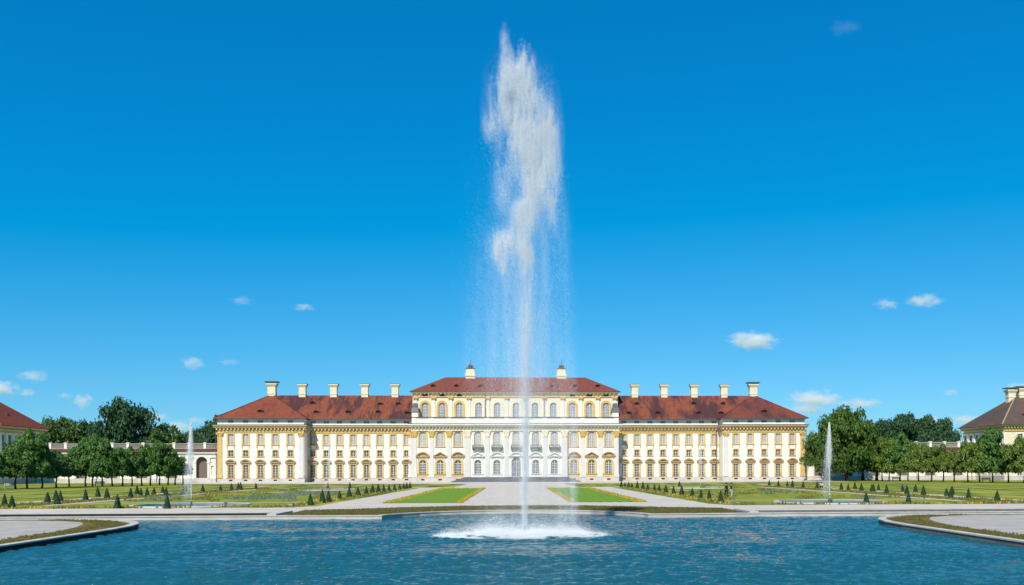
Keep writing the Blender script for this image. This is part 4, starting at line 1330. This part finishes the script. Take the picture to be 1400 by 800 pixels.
# limes before the left arcade: (x, y, top, width, how it looks)
LT = [(-99.5, 176, 7.6, 6.0), (-97.3, 181, 7.7, 6.4), (-97.3, 185.2, 10.6, 8.6), (-96.1, 188.5, 8.2, 6.0), (-96.1, 194.2, 7.1, 5.6), (-97.5, 202.5, 6.2, 5.2), (-97.0, 209, 9.9, 8.0), (-94.1, 206, 10.4, 8.2),
      (-91.8, 205.5, 9.8, 6.6), (-90.4, 207.4, 8.4, 6.0), (-90.1, 211.9, 8.0, 5.6), (-88.8, 213.9, 8.2, 5.8), (-87.4, 216, 7.7, 5.6), (-86.3, 218.2, 9.1, 6.6), (-84.0, 217.7, 9.6, 6.8), (-82.9, 219.9, 8.7, 5.8),
      (-83.2, 225.2, 7.4, 5.4), (-82.5, 228.5, 6.0, 4.6)]
for i, (x, y, top, wd) in enumerate(LT):
    size = 'broad tall' if top > 9.4 else ('slim low' if top < 7.2 else 'rounded')
    tree('lime_tree', x, y, top, 2.35, wd, LIME[i % 4], TRUNKS[i % 3],
         f'{size} dark green lime tree, {ordinal(len(LT) - 1 - i)} leftward from the palace along the left arcade', 'lime trees before the left arcade', seed=i)
RT = [(102.1, 247.2, 8.6, 7.0), (101.2, 240.5, 11.6, 8.4), (103.6, 239, 11.8, 8.6), (104.0, 234.9, 8.6, 6.6), (106.5, 234.1, 9.6, 6.8), (106.6, 226.9, 8.9, 6.4), (109.3, 226.2, 9.2, 6.6), (111.9, 225.5, 9.0, 6.0),
      (112.0, 218.8, 9.6, 6.4), (110.6, 210.5, 9.3, 7.4), (113.0, 209, 11.9, 8.8), (116.4, 208.2, 9.9, 6.8), (116.7, 202.2, 10.2, 8.0), (118.8, 198.5, 10.0, 7.6)]
for i, (x, y, top, wd) in enumerate(RT):
    size = 'tall full' if top > 11 else ('small' if top < 8.8 else 'rounded')
    tree('lime_tree', x, y, top, 2.6, wd, LIMEY[i % 4] if i not in (2, 10) else LIME[i % 4], TRUNKS[i % 3],
         f'{size} yellowish green lime tree, {ordinal(i)} rightward from the chestnuts along the right arcade', 'lime trees before the right arcade', seed=50 + i)
CT = [(85.6, 247, 13.2, 11.0, 2.2, 'lower chestnut tree nearest the palace corner'), (92.2, 248, 18.6, 15.5, 2.8, 'tallest broad chestnut tree beside the right arcade'),
      (97.6, 250, 15.6, 11.5, 2.8, 'rounded chestnut tree between the tallest chestnut and the limes'), (100.2, 246.5, 9.8, 7.6, 2.4, 'small dense chestnut tree next to the yellowish limes')]
for i, (x, y, top, wd, bot, lb) in enumerate(CT):
    tree('chestnut_tree', x, y, top, bot, wd, CHEST[i % 3], BIGTRUNK[i % 2], lb, 'chestnut trees beside the right arcade', seed=80 + i)
# trees beyond the arcades
BT = [(-166, 330, 17.6, 17, 1, 'D', 'low dark tree behind the left pavilion corner'), (-157.5, 322, 20.5, 18, 4, 'M', 'broad light green tree beyond the left arcade balustrade'), (-149.5, 328, 19.5, 14, 3, 'D', 'dark shoulder tree between the light green tree and the tallest one'),
      (-142.3, 335, 27.2, 22, 4, 'D', 'tallest dark round tree rising beyond the left arcade'), (-132.5, 345, 18.8, 15, 3, 'D', 'dark tree just right of the tallest round tree'), (-124.5, 328, 18.0, 17, 3, 'M', 'light green spreading tree beyond the left arcade middle'),
      (-116, 345, 18.6, 16, 3, 'D', 'distant tree behind the tip of the left garden jet'), (-108.5, 330, 18.2, 14, 3, 'D', 'dark tree half hidden by the left end of the palace'), (-102, 318, 20.5, 15, 3, 'D', 'dark tree touching the left palace wall'),
      (96, 320, 15.6, 16, 2, 'D', 'dark tree showing between the palace and the chestnuts'),
      (138.5, 334, 19.4, 14, 2, 'D', 'dark tree at the chestnut end of the clump beyond the right arcade'), (147, 336, 22.0, 18, 2, 'D', 'tallest dark tree of the clump beyond the right arcade'), (156, 338, 21.6, 18, 2, 'D', 'broad dark tree in the middle of the clump beyond the right arcade'),
      (164.5, 342, 20.2, 14, 2, 'D', 'tree at the pavilion end of the right clump'), (170, 346, 16.5, 10, 2, 'D', 'lowest tree of the right clump beside the pavilion roof')]
for i, (x, y, top, wd, bot, kd, lb) in enumerate(BT):
    tree('background_tree', x, y, top, bot, wd, (DARK if kd == 'D' else MID)[i % 3], TALLTRUNK[i % 2], lb, 'trees beyond the arcades', seed=120 + i)

# ------------------------------------------------------------------ clipped yew cones
YEW = []
for i in range(4):
    r = np.random.default_rng(900 + i)
    n = 900
    z = 1 - np.sqrt(r.random(n)); a_ = r.uniform(0, 2 * math.pi, n)
    z = np.clip(z, 0, 0.99)
    rr_ = (0.30 * (1 - z) ** 0.9 + 0.015) * r.uniform(0.88, 1.05, n)
    pos = np.c_[rr_ * np.cos(a_), rr_ * np.sin(a_), z * 1.12 + 0.03]
    nrm = np.c_[np.cos(a_), np.sin(a_), np.full(n, 0.3)] + r.normal(0, 0.4, (n, 3)); nrm /= np.linalg.norm(nrm, axis=1)[:, None]
    t = np.cross(nrm, r.normal(0, 1, (n, 3))); t /= np.linalg.norm(t, axis=1)[:, None]; b = np.cross(nrm, t)
    sz = 0.05 * r.uniform(0.6, 1.3, n)[:, None]
    V = np.stack([pos - t * sz, pos + b * sz, pos + t * sz, pos - b * sz], 1).reshape(-1, 3)
    F = np.arange(n * 4).reshape(-1, 4)
    core = MB(); core.lathe([(0.27, 0.0), (0.25, 0.12), (0.13, 0.6), (0.01, 1.08)], 0, 0, 10)
    V2 = np.array(core.v); F2 = np.array([f_ for f_ in core.f if len(f_) == 4])
    YEW.append(big_mesh('yew_cone', np.concatenate([V, V2]), np.concatenate([F, F2 + len(V)]), M['yew']))

ROWS = {
    ('inner', 'left'): [(-20.3, 90.5), (-20.4, 96.5), (-20.3, 99.1), (-20.7, 107.4), (-20.7, 113.5), (-20.8, 120.4), (-20.7, 126.3), (-21.0, 133.4), (-20.7, 137.3), (-20.5, 141.6), (-20.5, 147.2), (-20.3, 152.4), (-20.3, 159), (-20.4, 165.4), (-20.2, 168.4), (-20.1, 172.9)],
    ('inner', 'right'): [(21.0, 91.9), (21.7, 100.6), (21.2, 102.8), (21.7, 110.5), (21.4, 115.9), (21.7, 123.6), (21.4, 128.3), (21.7, 136.3), (21.5, 139.5), (21.2, 144.6), (21.3, 150.9), (21.0, 155.8), (20.9, 162.2), (21.2, 169.2), (20.7, 171.0), (20.3, 173.4)],
    ('front', 'left'): [(-31.6, 83.6), (-36.6, 85.0)],
    ('front', 'right'): [(34.4, 87.2), (38.8, 87.6)],
    ('back', 'left'): [(-34.3, 166.9), (-31.2, 171.7)],
    ('back', 'right'): [(31.7, 174.0)],
    ('side', 'left'): [(-47.7, 88.1), (-50.8, 92.5), (-47.2, 95.6), (-49.3, 97.8), (-50.3, 102.6), (-49.1, 105.8), (-49.7, 112.6), (-48.7, 116.9), (-49.1, 123.0), (-50.6, 124.7), (-48.2, 127.2), (-50.8, 129.6), (-47.3, 131.0), (-49.6, 146.0), (-50.3, 148.0), (-48.5, 151.2), (-48.0, 155.2), (-48.5, 162.0), (-49.8, 165.0), (-48.0, 169.6)],
    ('side', 'right'): [(50.7, 92.9), (50.7, 98.9), (49.8, 101.2), (53.4, 109.6), (51.4, 111.6), (51.0, 115.6), (49.7, 118.9), (52.2, 130.2), (53.3, 132.4), (52.5, 135.0), (51.2, 137.0), (51.3, 140.2), (52.3, 143.0), (51.6, 152.6), (50.6, 157.1), (50.8, 163.8), (51.1, 168.0), (50.1, 170.4), (50.8, 179.1)],
    ('outer', 'left'): [(-54.5, 110), (-55.9, 123.9), (-55.3, 135), (-55.0, 143.8), (-54.3, 151.7)],
    ('outer', 'right'): [(58.0, 117.5), (59.1, 131), (58.2, 133.4), (58.0, 142), (57.8, 151.5)],
}
WHERE = {'inner': 'in the flower border {s} of the central avenue', 'front': 'by the front kerb of the {s} round basin', 'back': 'by the far {s} basin', 'side': 'along the near edge of the {s} outer path',
         'outer': 'on the lawn beyond the {s} outer path'}
kc = 0
rr = random.Random(3)
for (row, side), pts in ROWS.items():
    for j, (x, y) in enumerate(sorted(pts, key=lambda q: q[1])):
        o = link('yew_cone', YEW[kc % 4]); kc += 1
        f_ = rr.uniform(0.9, 1.15)
        o.location = (x, y, 0.01); o.scale = (f_ * rr.uniform(0.9, 1.1), f_ * rr.uniform(0.9, 1.1), f_ * rr.uniform(0.95, 1.12)); o.rotation_euler = (rr.uniform(-.03, .03), rr.uniform(-.03, .03), rr.uniform(0, 6))
        tag(o, f'clipped yew cone, {ordinal(j)} from the pool {WHERE[row].format(s=side)}', 'topiary', f'yew cones {WHERE[row].format(s=side)}')


# ------------------------------------------------------------------ round basins and their jets
def drops(P_, size, rng, stretch=2.2, fall=None):
    """small elongated four-sided drops"""
    n = len(P_)
    s_ = size * rng.uniform(0.5, 1.5, n)
    a_ = rng.uniform(0, 2 * math.pi, n)
    V = np.zeros((n, 4, 3))
    for i in range(3):
        V[:, i, 0] = P_[:, 0] + s_ * np.cos(a_ + i * 2.094)
        V[:, i, 1] = P_[:, 1] + s_ * np.sin(a_ + i * 2.094)
        V[:, i, 2] = P_[:, 2] - s_ * stretch * (0.6 + 0.2 * rng.random(n))
    V[:, 3] = P_; V[:, 3, 2] += s_ * stretch
    V[:, 3, 0] += rng.normal(0, 0.2, n) * s_
    b = (np.arange(n) * 4)[:, None]
    F = np.concatenate([b + np.array([[0, 1, 3]]), b + np.array([[1, 2, 3]]), b + np.array([[2, 0, 3]]), b + np.array([[0, 2, 1]])], 0)
    return V.reshape(-1, 3), F


def garden_jet(seed, n_core=9000):
    r = np.random.default_rng(seed)
    H = 7.9
    t = r.random(n_core) ** 0.62
    z = t * H
    wid = 0.026 + 0.115 * np.clip((1 - t) / 0.42, 0, 1) * np.clip((t - 0.38) / 0.15, 0, 1)
    keep_ = r.random(n_core) < np.clip(0.35 + 1.3 * (t - 0.35), 0.3, 1)
    Pc = np.c_[r.normal(0, 1, n_core) * wid - 0.05 * np.clip(1 - t, 0, 1) * (t > 0.4), r.normal(0, 1, n_core) * wid, z][keep_]
    nv = int(n_core * 0.4)
    zt = H * np.clip(r.beta(1.6, 1.9, nv), 0, 0.95)
    sp = 0.05 + 0.24 * (1 - zt / H) ** 0.8
    Pv = np.c_[-0.45 * (1 - zt / H) + r.normal(0, 1, nv) * sp, r.normal(0, 1, nv) * sp, zt]
    return Pc, Pv


for nm, x, y, sd_, lb, dens in (('garden_fountain', -32.2, 91.4, 1, 'slender white water jet in the near left basin before the lime trees', 1.0), ('garden_fountain', 32.2, 91.4, 2, 'slender white water jet in the near right basin before the chestnuts', 1.0),
                                ('garden_fountain', -32.8, 161, 3, 'faint water jet in the far left basin against the palace wing', 0.42), ('garden_fountain', 33.6, 163, 4, 'faint water jet in the far right basin against the palace wing', 0.42)):
    F_ = empty(nm, (x, y, 0)); tag(F_, lb, 'fountain', 'garden fountains in the parterre')
    b = MB(); b.lathe([(5.2, 0.0), (5.2, 0.11), (5.6, 0.12), (5.65, 0.0)], 0, 0, 48, False); b.build('basin_rim', M['kerb'], F_)
    b = MB(); b.lathe([(0.01, 0.045), (5.2, 0.045)], 0, 0, 48, False); b.build('basin_water', M['water'], F_)
    b = MB(); b.lathe([(0.12, 0.05), (0.09, 0.3), (0.05, 0.42)], 0, 0, 10); b.build('nozzle', M['lead'], F_)
    Pc, Pv = garden_jet(sd_, int(24000 * dens))
    V, F = drops(Pc + np.array([0, 0, 0.3]), 0.0085, RNG, 2.4); link('water_column', big_mesh('water_column', V, F, M['spray']), F_)
    V, F = drops(Pv + np.array([0, 0, 0.25]), 0.0065, RNG, 2.6); link('falling_spray', big_mesh('falling_spray', V, F, M['spray']), F_)

# ------------------------------------------------------------------ the great fountain
FX, FY, MPP = 0.5, 55.0, 0.0445


def fm(x, y):                                                   # plan of the plume: units of 4.45 cm, measured from the jet
    return FX + (x - 718) * MPP, 3.45 + (642 - y) * MPP


# (x, y, spread x, spread y, cover)
BLOBS = [(693, 58, 4.5, 14, 0.24), (696, 84, 7, 14, 0.50), (719, 78, 6, 13, 0.36), (722, 95, 9, 14, 0.5), (706, 104, 14, 13, 0.62),
         (700, 122, 16, 16, 0.72), (722, 124, 16, 18, 0.75), (683, 146, 10, 18, 0.52), (672, 168, 6, 16, 0.36), (712, 150, 18, 20, 0.75), (738, 150, 13, 22, 0.62), (700, 178, 12, 18, 0.55),
         (754, 172, 8, 18, 0.55), (722, 184, 16, 20, 0.55), (745, 192, 13, 20, 0.65), (738, 216, 13, 15, 0.75), (752, 225, 9, 24, 0.5), (730, 240, 10, 18, 0.40), (744, 252, 10, 20, 0.5), (758, 275, 6, 22, 0.36), (764, 240, 5, 34, 0.22),
         (712, 205, 14, 24, 0.28), (690, 250, 9, 26, 0.18), (724, 258, 5, 11, 0.45), (729, 275, 6, 14, 0.55), (716, 290, 10, 12, 0.65), (724, 300, 10, 14, 0.55), (712, 318, 10, 12, 0.65), (690, 330, 11, 10, 0.75), (688, 346, 9, 10, 0.7), (690, 364, 4, 8, 0.45),
         (707, 335, 10, 12, 0.55), (719, 350, 8, 16, 0.55)]
PL = []
for x, y, sx, sy, cov in BLOBS:
    n = int(cov * 2.2 * 2 * math.pi * sx * sy * MPP ** 2 / 0.000075)
    g2 = RNG.normal(0, 1, (n, 2)); g2 = g2[np.linalg.norm(g2, axis=1) < RNG.uniform(1.3, 2.3, n)]; n = len(g2)
    q = np.c_[x + sx * g2[:, 0] * 0.95, y + sy * g2[:, 1]]
    X_, Z_ = fm(q[:, 0], q[:, 1])
    PL.append(np.c_[X_, FY + RNG.normal(0, 1, n) * sx * MPP * 0.42, Z_])
PL = np.concatenate(PL)
nz = fbm(PL * np.array([1.5, 1.5, 0.55]) + np.array([0, 0, 3.1]), 4)
nz2 = fbm(PL * np.array([5.5, 5.5, 1.3]) + 9.1, 3)
PL = PL[(nz * 0.68 + nz2 * 0.32) > (0.40 + 0.16 * RNG.random(len(PL)))]
HALO = []                                                      # a soft body of finer spray round the clumps
for x, y, sx, sy, cov in BLOBS:
    n = int(cov * 0.24 * 2 * math.pi * (sx * 1.12) * (sy * 1.25) * MPP ** 2 / 0.00006)
    q = np.c_[x + sx * 1.12 * np.clip(RNG.normal(0, 1, n), -2.1, 2.1) * RNG.uniform(0.85, 1, n), RNG.normal(y + 6, sy * 1.25, n)]
    q = q[q[:, 1] > 62 + RNG.exponential(8, n)]
    X_, Z_ = fm(q[:, 0], q[:, 1])
    HALO.append(np.c_[X_, FY + RNG.normal(0, 0.35, len(q)), Z_])
HALO = np.concatenate(HALO)
HALO = HALO[fbm(HALO * np.array([3.0, 3.0, 0.7]) + 6.6, 3) > 0.30 + 0.3 * RNG.random(len(HALO))]



def thin(P_, area, od, cell=0.22):
    """cap the cover of a cloud of drops, seen from the front, at an optical depth"""
    ij = np.floor(P_[:, [0, 2]] / cell).astype(int)
    _, inv, cnt = np.unique(ij, axis=0, return_inverse=True, return_counts=True)
    cap = od * cell * cell / area
    return P_[RNG.random(len(P_)) < cap / np.maximum(cnt[inv.ravel()], cap)]


PL = thin(np.concatenate([PL, HALO]), 0.000060, 1.2)

# the rising column
NC = 150000
t = RNG.random(NC)
yv = 728 - t * (728 - 335)
hw = np.interp(yv, [335, 380, 420, 480, 540, 600, 690, 715, 728], [13, 10, 9.5, 9, 6.2, 5.2, 5.0, 3.6, 2.6])
xc = np.interp(yv, [335, 420, 520, 600, 700, 728], [721, 721, 721, 719.5, 718.5, 718])
off = RNG.normal(0, 0.52, NC)
X_, Z_ = fm(xc + off * hw, yv)
CO = np.c_[X_, FY + RNG.normal(0, 0.52, NC) * hw * MPP, Z_]
nz = fbm(CO * np.array([5, 5, 0.8]) + 4.4, 3)
CO = CO[nz > np.interp(CO[:, 2], [0, 8, 13, 15.5, 17], [0.38, 0.42, 0.44, 0.52, 0.66]) * RNG.uniform(0.85, 1.1, len(CO))]

CO = thin(CO, 0.000075, 1.9, 0.15)

# falling veil: threads of fine drops drifting outward
VE = []
for i in range(620):
    a_ = RNG.random()
    top = RNG.uniform(175, 560)
    lx = np.interp(top, [170, 260, 350, 460, 600, 730], [684, 672, 656, 648, 644, 640]); rx = np.interp(top, [170, 260, 350, 460, 600, 730], [764, 768, 771, 774, 784, 790])
    u = np.clip(RNG.normal(0.54, 0.25), -0.05, 1.03)
    x0 = lx + (rx - lx) * u
    L = RNG.uniform(60, 220)
    n = int(RNG.uniform(200, 1050) * (L / 140) * (1.0 if top > 430 else 1.05))
    tt = RNG.random(n)
    y = top + tt * L
    x = x0 + (x0 - 718) * 0.0009 * (tt * L) + RNG.normal(0, RNG.uniform(2.5, 8.0), n)
    ok = y < 733
    X_, Z_ = fm(x[ok], y[ok])
    dep = RNG.normal(0, 1.3)
    VE.append(np.c_[X_, FY + dep - 1.5 * tt[ok] + RNG.normal(0, 0.18, ok.sum()), Z_])
for (xm, sx_, ym, sy_, n) in ((777, 8, 655, 75, 90000), (760, 20, 620, 80, 90000), (716, 18, 590, 90, 110000), (690, 24, 520, 95, 75000), (714, 30, 390, 80, 95000)):
    q = np.c_[RNG.normal(xm, sx_, n), RNG.normal(ym, sy_, n)]
    q = q[(q[:, 1] < 733) & (q[:, 0] < 789 + RNG.normal(0, 1.0, n))]
    X_, Z_ = fm(q[:, 0], q[:, 1])
    VE.append(np.c_[X_, FY + RNG.normal(-1.0, 0.9, len(q)), Z_])
VE = np.concatenate(VE)
VE = VE[fbm(VE * np.array([2.2, 2.2, 0.16]) + 2.2, 3) > 0.34 + 0.22 * RNG.random(len(VE))]
VE = VE[VE[:, 2] > WZ]

# splash where the water comes down
NS = 420000
an = RNG.uniform(0, 2 * math.pi, NS); rad = np.abs(RNG.normal(0.0, 1.0, NS)) ** 0.8
ringx = 4.6 * (RNG.beta(2.2, 1.5, NS) + RNG.normal(0, 0.09, NS))
SX = 0.25 + ringx * np.cos(an); SY = 50.3 + 0.62 * ringx * np.sin(an) * 1.0
hgt = RNG.exponential(0.15, NS) * RNG.choice([0.35, 1.0, 2.2], NS, p=[0.45, 0.37, 0.18]) * np.clip(1.25 - np.abs(SX - 0.25) / 5.4, 0.15, 1)
hgt *= 1 + 1.1 * np.exp(-((SX - 3.2) / 0.7) ** 2) + 0.6 * np.exp(-((SX + 1.2) / 0.8) ** 2)
SP = np.c_[SX, SY, WZ + 0.02 + hgt]
nz = fbm(SP * np.array([1.6, 1.6, 2.0]), 3)
SP = SP[nz > 0.37 + 0.14 * RNG.random(len(SP))]
Q = empty('great_fountain', (0, 0, 0))
tag(Q, 'towering white water jet with drifting spray rising from the pool', 'fountain')
for nm, pts, size, st_ in (('spray_plume', PL, 0.0060, 1.15), ('water_column', CO, 0.0064, 1.15), ('falling_mist', VE, 0.0047, 1.4), ('splash_foam', SP, 0.0062, 1.0)):
    big_ = RNG.random(len(pts)) < (0.03 if nm in ('spray_plume', 'splash_foam') else 0.004)
    size = np.where(big_, size * 2.2, size)
    V, F = drops(pts, size, RNG, st_)
    o = link(nm, big_mesh(nm, V, F, M['spray']), Q)
    print(nm, len(pts))
b = MB(); b.lathe([(0.5, WZ - 0.6), (0.42, WZ - 0.1), (0.10, WZ + 0.05), (0.07, WZ + 0.25)], FX, FY, 14); b.build('nozzle', M['lead'], Q)

# ------------------------------------------------------------------ benches
bp = MB()
for i in range(4):
    bp.box(-0.9, 0.9, -0.25 + i * 0.13, -0.15 + i * 0.13, 0.43, 0.47)
be = bp
bench = empty('park_bench', (-99.6, 183.2, 0))
be.build('seat', M['bench'], bench)
bk = MB()
for i in range(3):
    bk.box(-0.9, 0.9, 0.26 + i * 0.02, 0.30 + i * 0.02, 0.56 + i * 0.14, 0.67 + i * 0.14)
bk.build('backrest', M['bench'], bench)
for sx in (-0.75, 0.75):
    lg = MB(); lg.box(sx - 0.04, sx + 0.04, -0.24, -0.18, 0, 0.43); lg.box(sx - 0.04, sx + 0.04, 0.2, 0.26, 0, 0.95); lg.box(sx - 0.03, sx + 0.03, -0.18, 0.2, 0.36, 0.42); lg.build('leg', M['bench'], bench)
bench.rotation_euler = (0, 0, math.radians(18)); bench.scale = (1.15, 1.15, 1.15)
tag(bench, 'pale green bench between the first two trunks at the left edge', 'bench', 'benches under the lime trees')
for x, y, rz, lb in ((-94.6, 210.5, 18, 'pale bench under the limes midway along the left arcade'), (104.2, 243, -14, 'pale bench under the right limes beside the chestnuts'), (115.2, 216, -14, 'pale bench under the right limes in front of the yellow pavilion')):
    c2 = copy_tree(bench); c2.location = (x, y, 0); c2.rotation_euler = (0, 0, math.radians(rz)); tag(c2, lb)


# ------------------------------------------------------------------ people
def skin_body(name, joints, edges, radii, mat, parent=None, loc=(0, 0, 0)):
    me = bpy.data.meshes.new(name)
    me.from_pydata(joints, edges, [])
    ob = bpy.data.objects.new(name, me); COL.objects.link(ob)
    md = ob.modifiers.new('skin', 'SKIN'); md.use_smooth_shade = True
    for v, r_ in zip(me.skin_vertices[0].data, radii):
        v.radius = (r_, r_) if not isinstance(r_, tuple) else r_
    me.skin_vertices[0].data[0].use_root = True
    ob.modifiers.new('sub', 'SUBSURF').levels = 1
    dg = bpy.context.evaluated_depsgraph_get()
    m2 = bpy.data.meshes.new_from_object(ob.evaluated_get(dg))
    bpy.data.objects.remove(ob)
    m2.name = name
    m2.materials.clear(); m2.materials.append(mat)
    o = link(name, m2, parent, loc)
    return o


M['skin'] = flat('skin', (0.45, 0.27, 0.19), 0.6)
M['cloth_black'] = flat('black_cloth', (0.012, 0.012, 0.014), 0.9)
M['cloth_green'] = flat('dark_green_cloth', (0.02, 0.035, 0.02), 0.9)
M['cloth_lilac'] = flat('pale_lilac_cloth', (0.42, 0.42, 0.52), 0.9)
M['cloth_white'] = flat('white_cloth', (0.78, 0.78, 0.80), 0.9)
M['hair'] = flat('brown_hair', (0.05, 0.03, 0.02), 0.8)


def person(loc, rz, top, bottom, label, lean=0.0, stride=0.12, crouch=False):
    t = empty('person', loc, rz); tag(t, label, 'person')
    # pelvis, spine, neck, head; legs; arms: one body of skin
    if not crouch:
        J = [(0, 0, .93), (0, -lean * .3, 1.12), (0, -lean * .7, 1.36), (0, -lean, 1.48), (0, -lean, 1.56), (0, -lean - .02, 1.68),
             (.10, 0, .88), (.12, -stride, .48), (.12, -stride * .7, .08), (.12, -stride * .7 - .16, .03),
             (-.10, 0, .88), (-.12, stride, .48), (-.12, stride * 1.2, .08), (-.12, stride * 1.2 - .16, .03),
             (.19, -lean * .8, 1.42), (.25, -lean * .6, 1.15), (.24, -lean - .12, .92), (.24, -lean - .17, .84),
             (-.19, -lean * .8, 1.42), (-.25, -lean * .6 + .05, 1.15), (-.24, -lean - .02, .92), (-.24, -lean - .05, .84)]
    else:
        J = [(0, .1, .40), (0, .02, .58), (0, -.12, .78), (0, -.18, .87), (0, -.20, .93), (0, -.24, 1.04),
             (.10, .05, .38), (.16, -.34, .46), (.14, -.16, .08), (.14, -.32, .03),
             (-.10, .05, .38), (-.16, -.34, .46), (-.14, -.16, .08), (-.14, -.32, .03),
             (.19, -.14, .84), (.26, -.22, .62), (.20, -.42, .52), (.18, -.5, .5),
             (-.19, -.14, .84), (-.26, -.22, .62), (-.20, -.42, .52), (-.18, -.5, .5)]
    E2 = [(0, 1), (1, 2), (2, 3), (3, 4), (4, 5), (0, 6), (6, 7), (7, 8), (8, 9), (0, 10), (10, 11), (11, 12), (12, 13), (2, 14), (14, 15), (15, 16), (16, 17), (2, 18), (18, 19), (19, 20), (20, 21)]
    R_ = [.13, .12, .13, .06, .055, .10, .085, .06, .042, .035, .085, .06, .042, .035, .055, .043, .033, .035, .055, .043, .033, .035]
    skin_body('body', J, E2, R_, M['skin'], t)
    # garments follow the body a little larger
    ti = [0, 1, 2, 14, 15, 18, 19]
    tj = [J[i] for i in ti]; tj[4] = tuple(np.array(J[14]) * .15 + np.array(J[16]) * .85); tj[6] = tuple(np.array(J[18]) * .15 + np.array(J[20]) * .85)
    tj.append(tuple(np.array(J[2]) * .4 + np.array(J[3]) * .6))
    skin_body('top', tj, [(0, 1), (1, 2), (2, 3), (3, 4), (2, 5), (5, 6), (2, 7)], [.155, .15, .165, .075, .05, .075, .05, .085], top, t)
    li = [0, 6, 7, 8, 10, 11, 12]
    skin_body('trousers', [J[i] for i in li], [(0, 1), (1, 2), (2, 3), (0, 4), (4, 5), (5, 6)], [.148, .105, .08, .065, .105, .08, .065], bottom, t)
    hd = Vector(J[5])
    hb = MB(); hb.lathe([(.02, -.05), (.105, -.03), (.122, .03), (.11, .09), (.06, .13), (.01, .14)], 0, .025, 12)
    hb.build('hair', M['hair'], t, hd)
    fc = MB(); fc.lathe([(.005, -.03), (.016, -.015), (.012, .0), (.004, .03)], 0, -.112, 6)
    for sx in (-.035, .035):
        fc.lathe([(.004, .015), (.012, .022), (.004, .03)], sx, -.098, 6)
    fc.box(-.025, .025, -.106, -.09, -.058, -.048)
    for sx in (-1, 1):
        fc.box(sx * .10 - .012, sx * .10 + .012, -.02, .02, -.03, .03)
    fc.build('face', M['skin'], t, hd)
    return t


person((25.0, 106.4, 0.02), math.radians(200), M['cloth_black'], M['cloth_black'], 'person in black clothes standing in the right parterre, nearer the avenue')
person((25.55, 106.0, 0.02), math.radians(120), M['cloth_green'], M['cloth_lilac'], 'person in dark top and pale trousers beside the one in black')
person((52.4, 153.0, 0.02), math.radians(15), M['cloth_white'], M['cloth_black'], 'person in white top crouching by a yew cone near the chestnuts', crouch=True)

# ------------------------------------------------------------------ clouds
CL = [(2, 531, 34, 15, .8, 'white cloud low over the left pavilion, cut by the edge'), (46, 514, 32, 12, .42, 'thin wispy cloud above the left pavilion'), (38, 537, 20, 8, .5, 'small cloud trailing beside the edge cloud'),
      (113, 548, 24, 14, .6, 'small puffy cloud above the left background trees'), (264, 497, 24, 13, .6, 'round lone cloudlet above the left palace roof'), (313, 495, 24, 7, .25, 'faint streak of cloud beside the round cloudlet'),
      (208, 570, 36, 10, .6, 'flat cloud resting above the trees left of the palace'), (243, 585, 30, 14, .7, 'bright cloud behind the left garden jet'), (268, 575, 26, 8, .35, 'faint cloud between the left jet and the palace roof'),
      (416, 420, 24, 7, .5, 'tiny flat cloud high over the left wing'), (330, 411, 26, 9, .2, 'barely visible cloud high over the left palace end'), (1031, 466, 56, 17, .75, 'largest bright cloud above the right palace end'),
      (1212, 416, 28, 10, .4, 'small thin cloud high in the right sky'), (1264, 411, 40, 14, .5, 'oval cloud high in the right sky beside a thin one'), (1113, 546, 56, 17, .7, 'puffy cloud just above the chestnut trees'),
      (1176, 552, 48, 11, .4, 'stretched cloud streak above the right tree clump'), (1300, 537, 20, 7, .4, 'tiny cloud left of the right pavilion chimneys'), (1318, 574, 40, 11, .5, 'low cloud beside the right pavilion roof'),
      (1155, 38, 40, 14, .028, 'faint wisp alone near the top right of the sky'), (88, 541, 18, 6, .35, 'tiny cloudlet beside the puffy one above the left background trees'),
      (1270, 577, 40, 12, .55, 'low white cloud behind the right tree clump'), (1392, 533, 36, 13, .8, 'white cloud behind the pavilion chimneys'), (1100, 560, 60, 12, .3, 'hazy low cloud beside the right palace corner')]
bm = bmesh.new(); bmesh.ops.create_icosphere(bm, subdivisions=3, radius=1.0)
cme = bpy.data.meshes.new('cloud'); bm.to_mesh(cme); bm.free(); cme.materials.append(M['cloud'])
DCL = 4200.0
for px, py, wp, hp, dn, lb in CL:
    d_ = fw + (px - 768) / 1235 * cr - (py - 642) / 1235 * cu
    o = link('cloud', cme)
    o.location = Vector((0, 0, CAM_H)) + d_ * DCL
    mp_ = DCL / 1235
    o.scale = (wp * mp_ * 0.82, wp * mp_ * 0.5, hp * mp_ * 0.95)
    o.color = (dn * 0.13, 1, 1, 1)
    tag(o, lb, 'cloud', 'small white clouds in the blue sky')
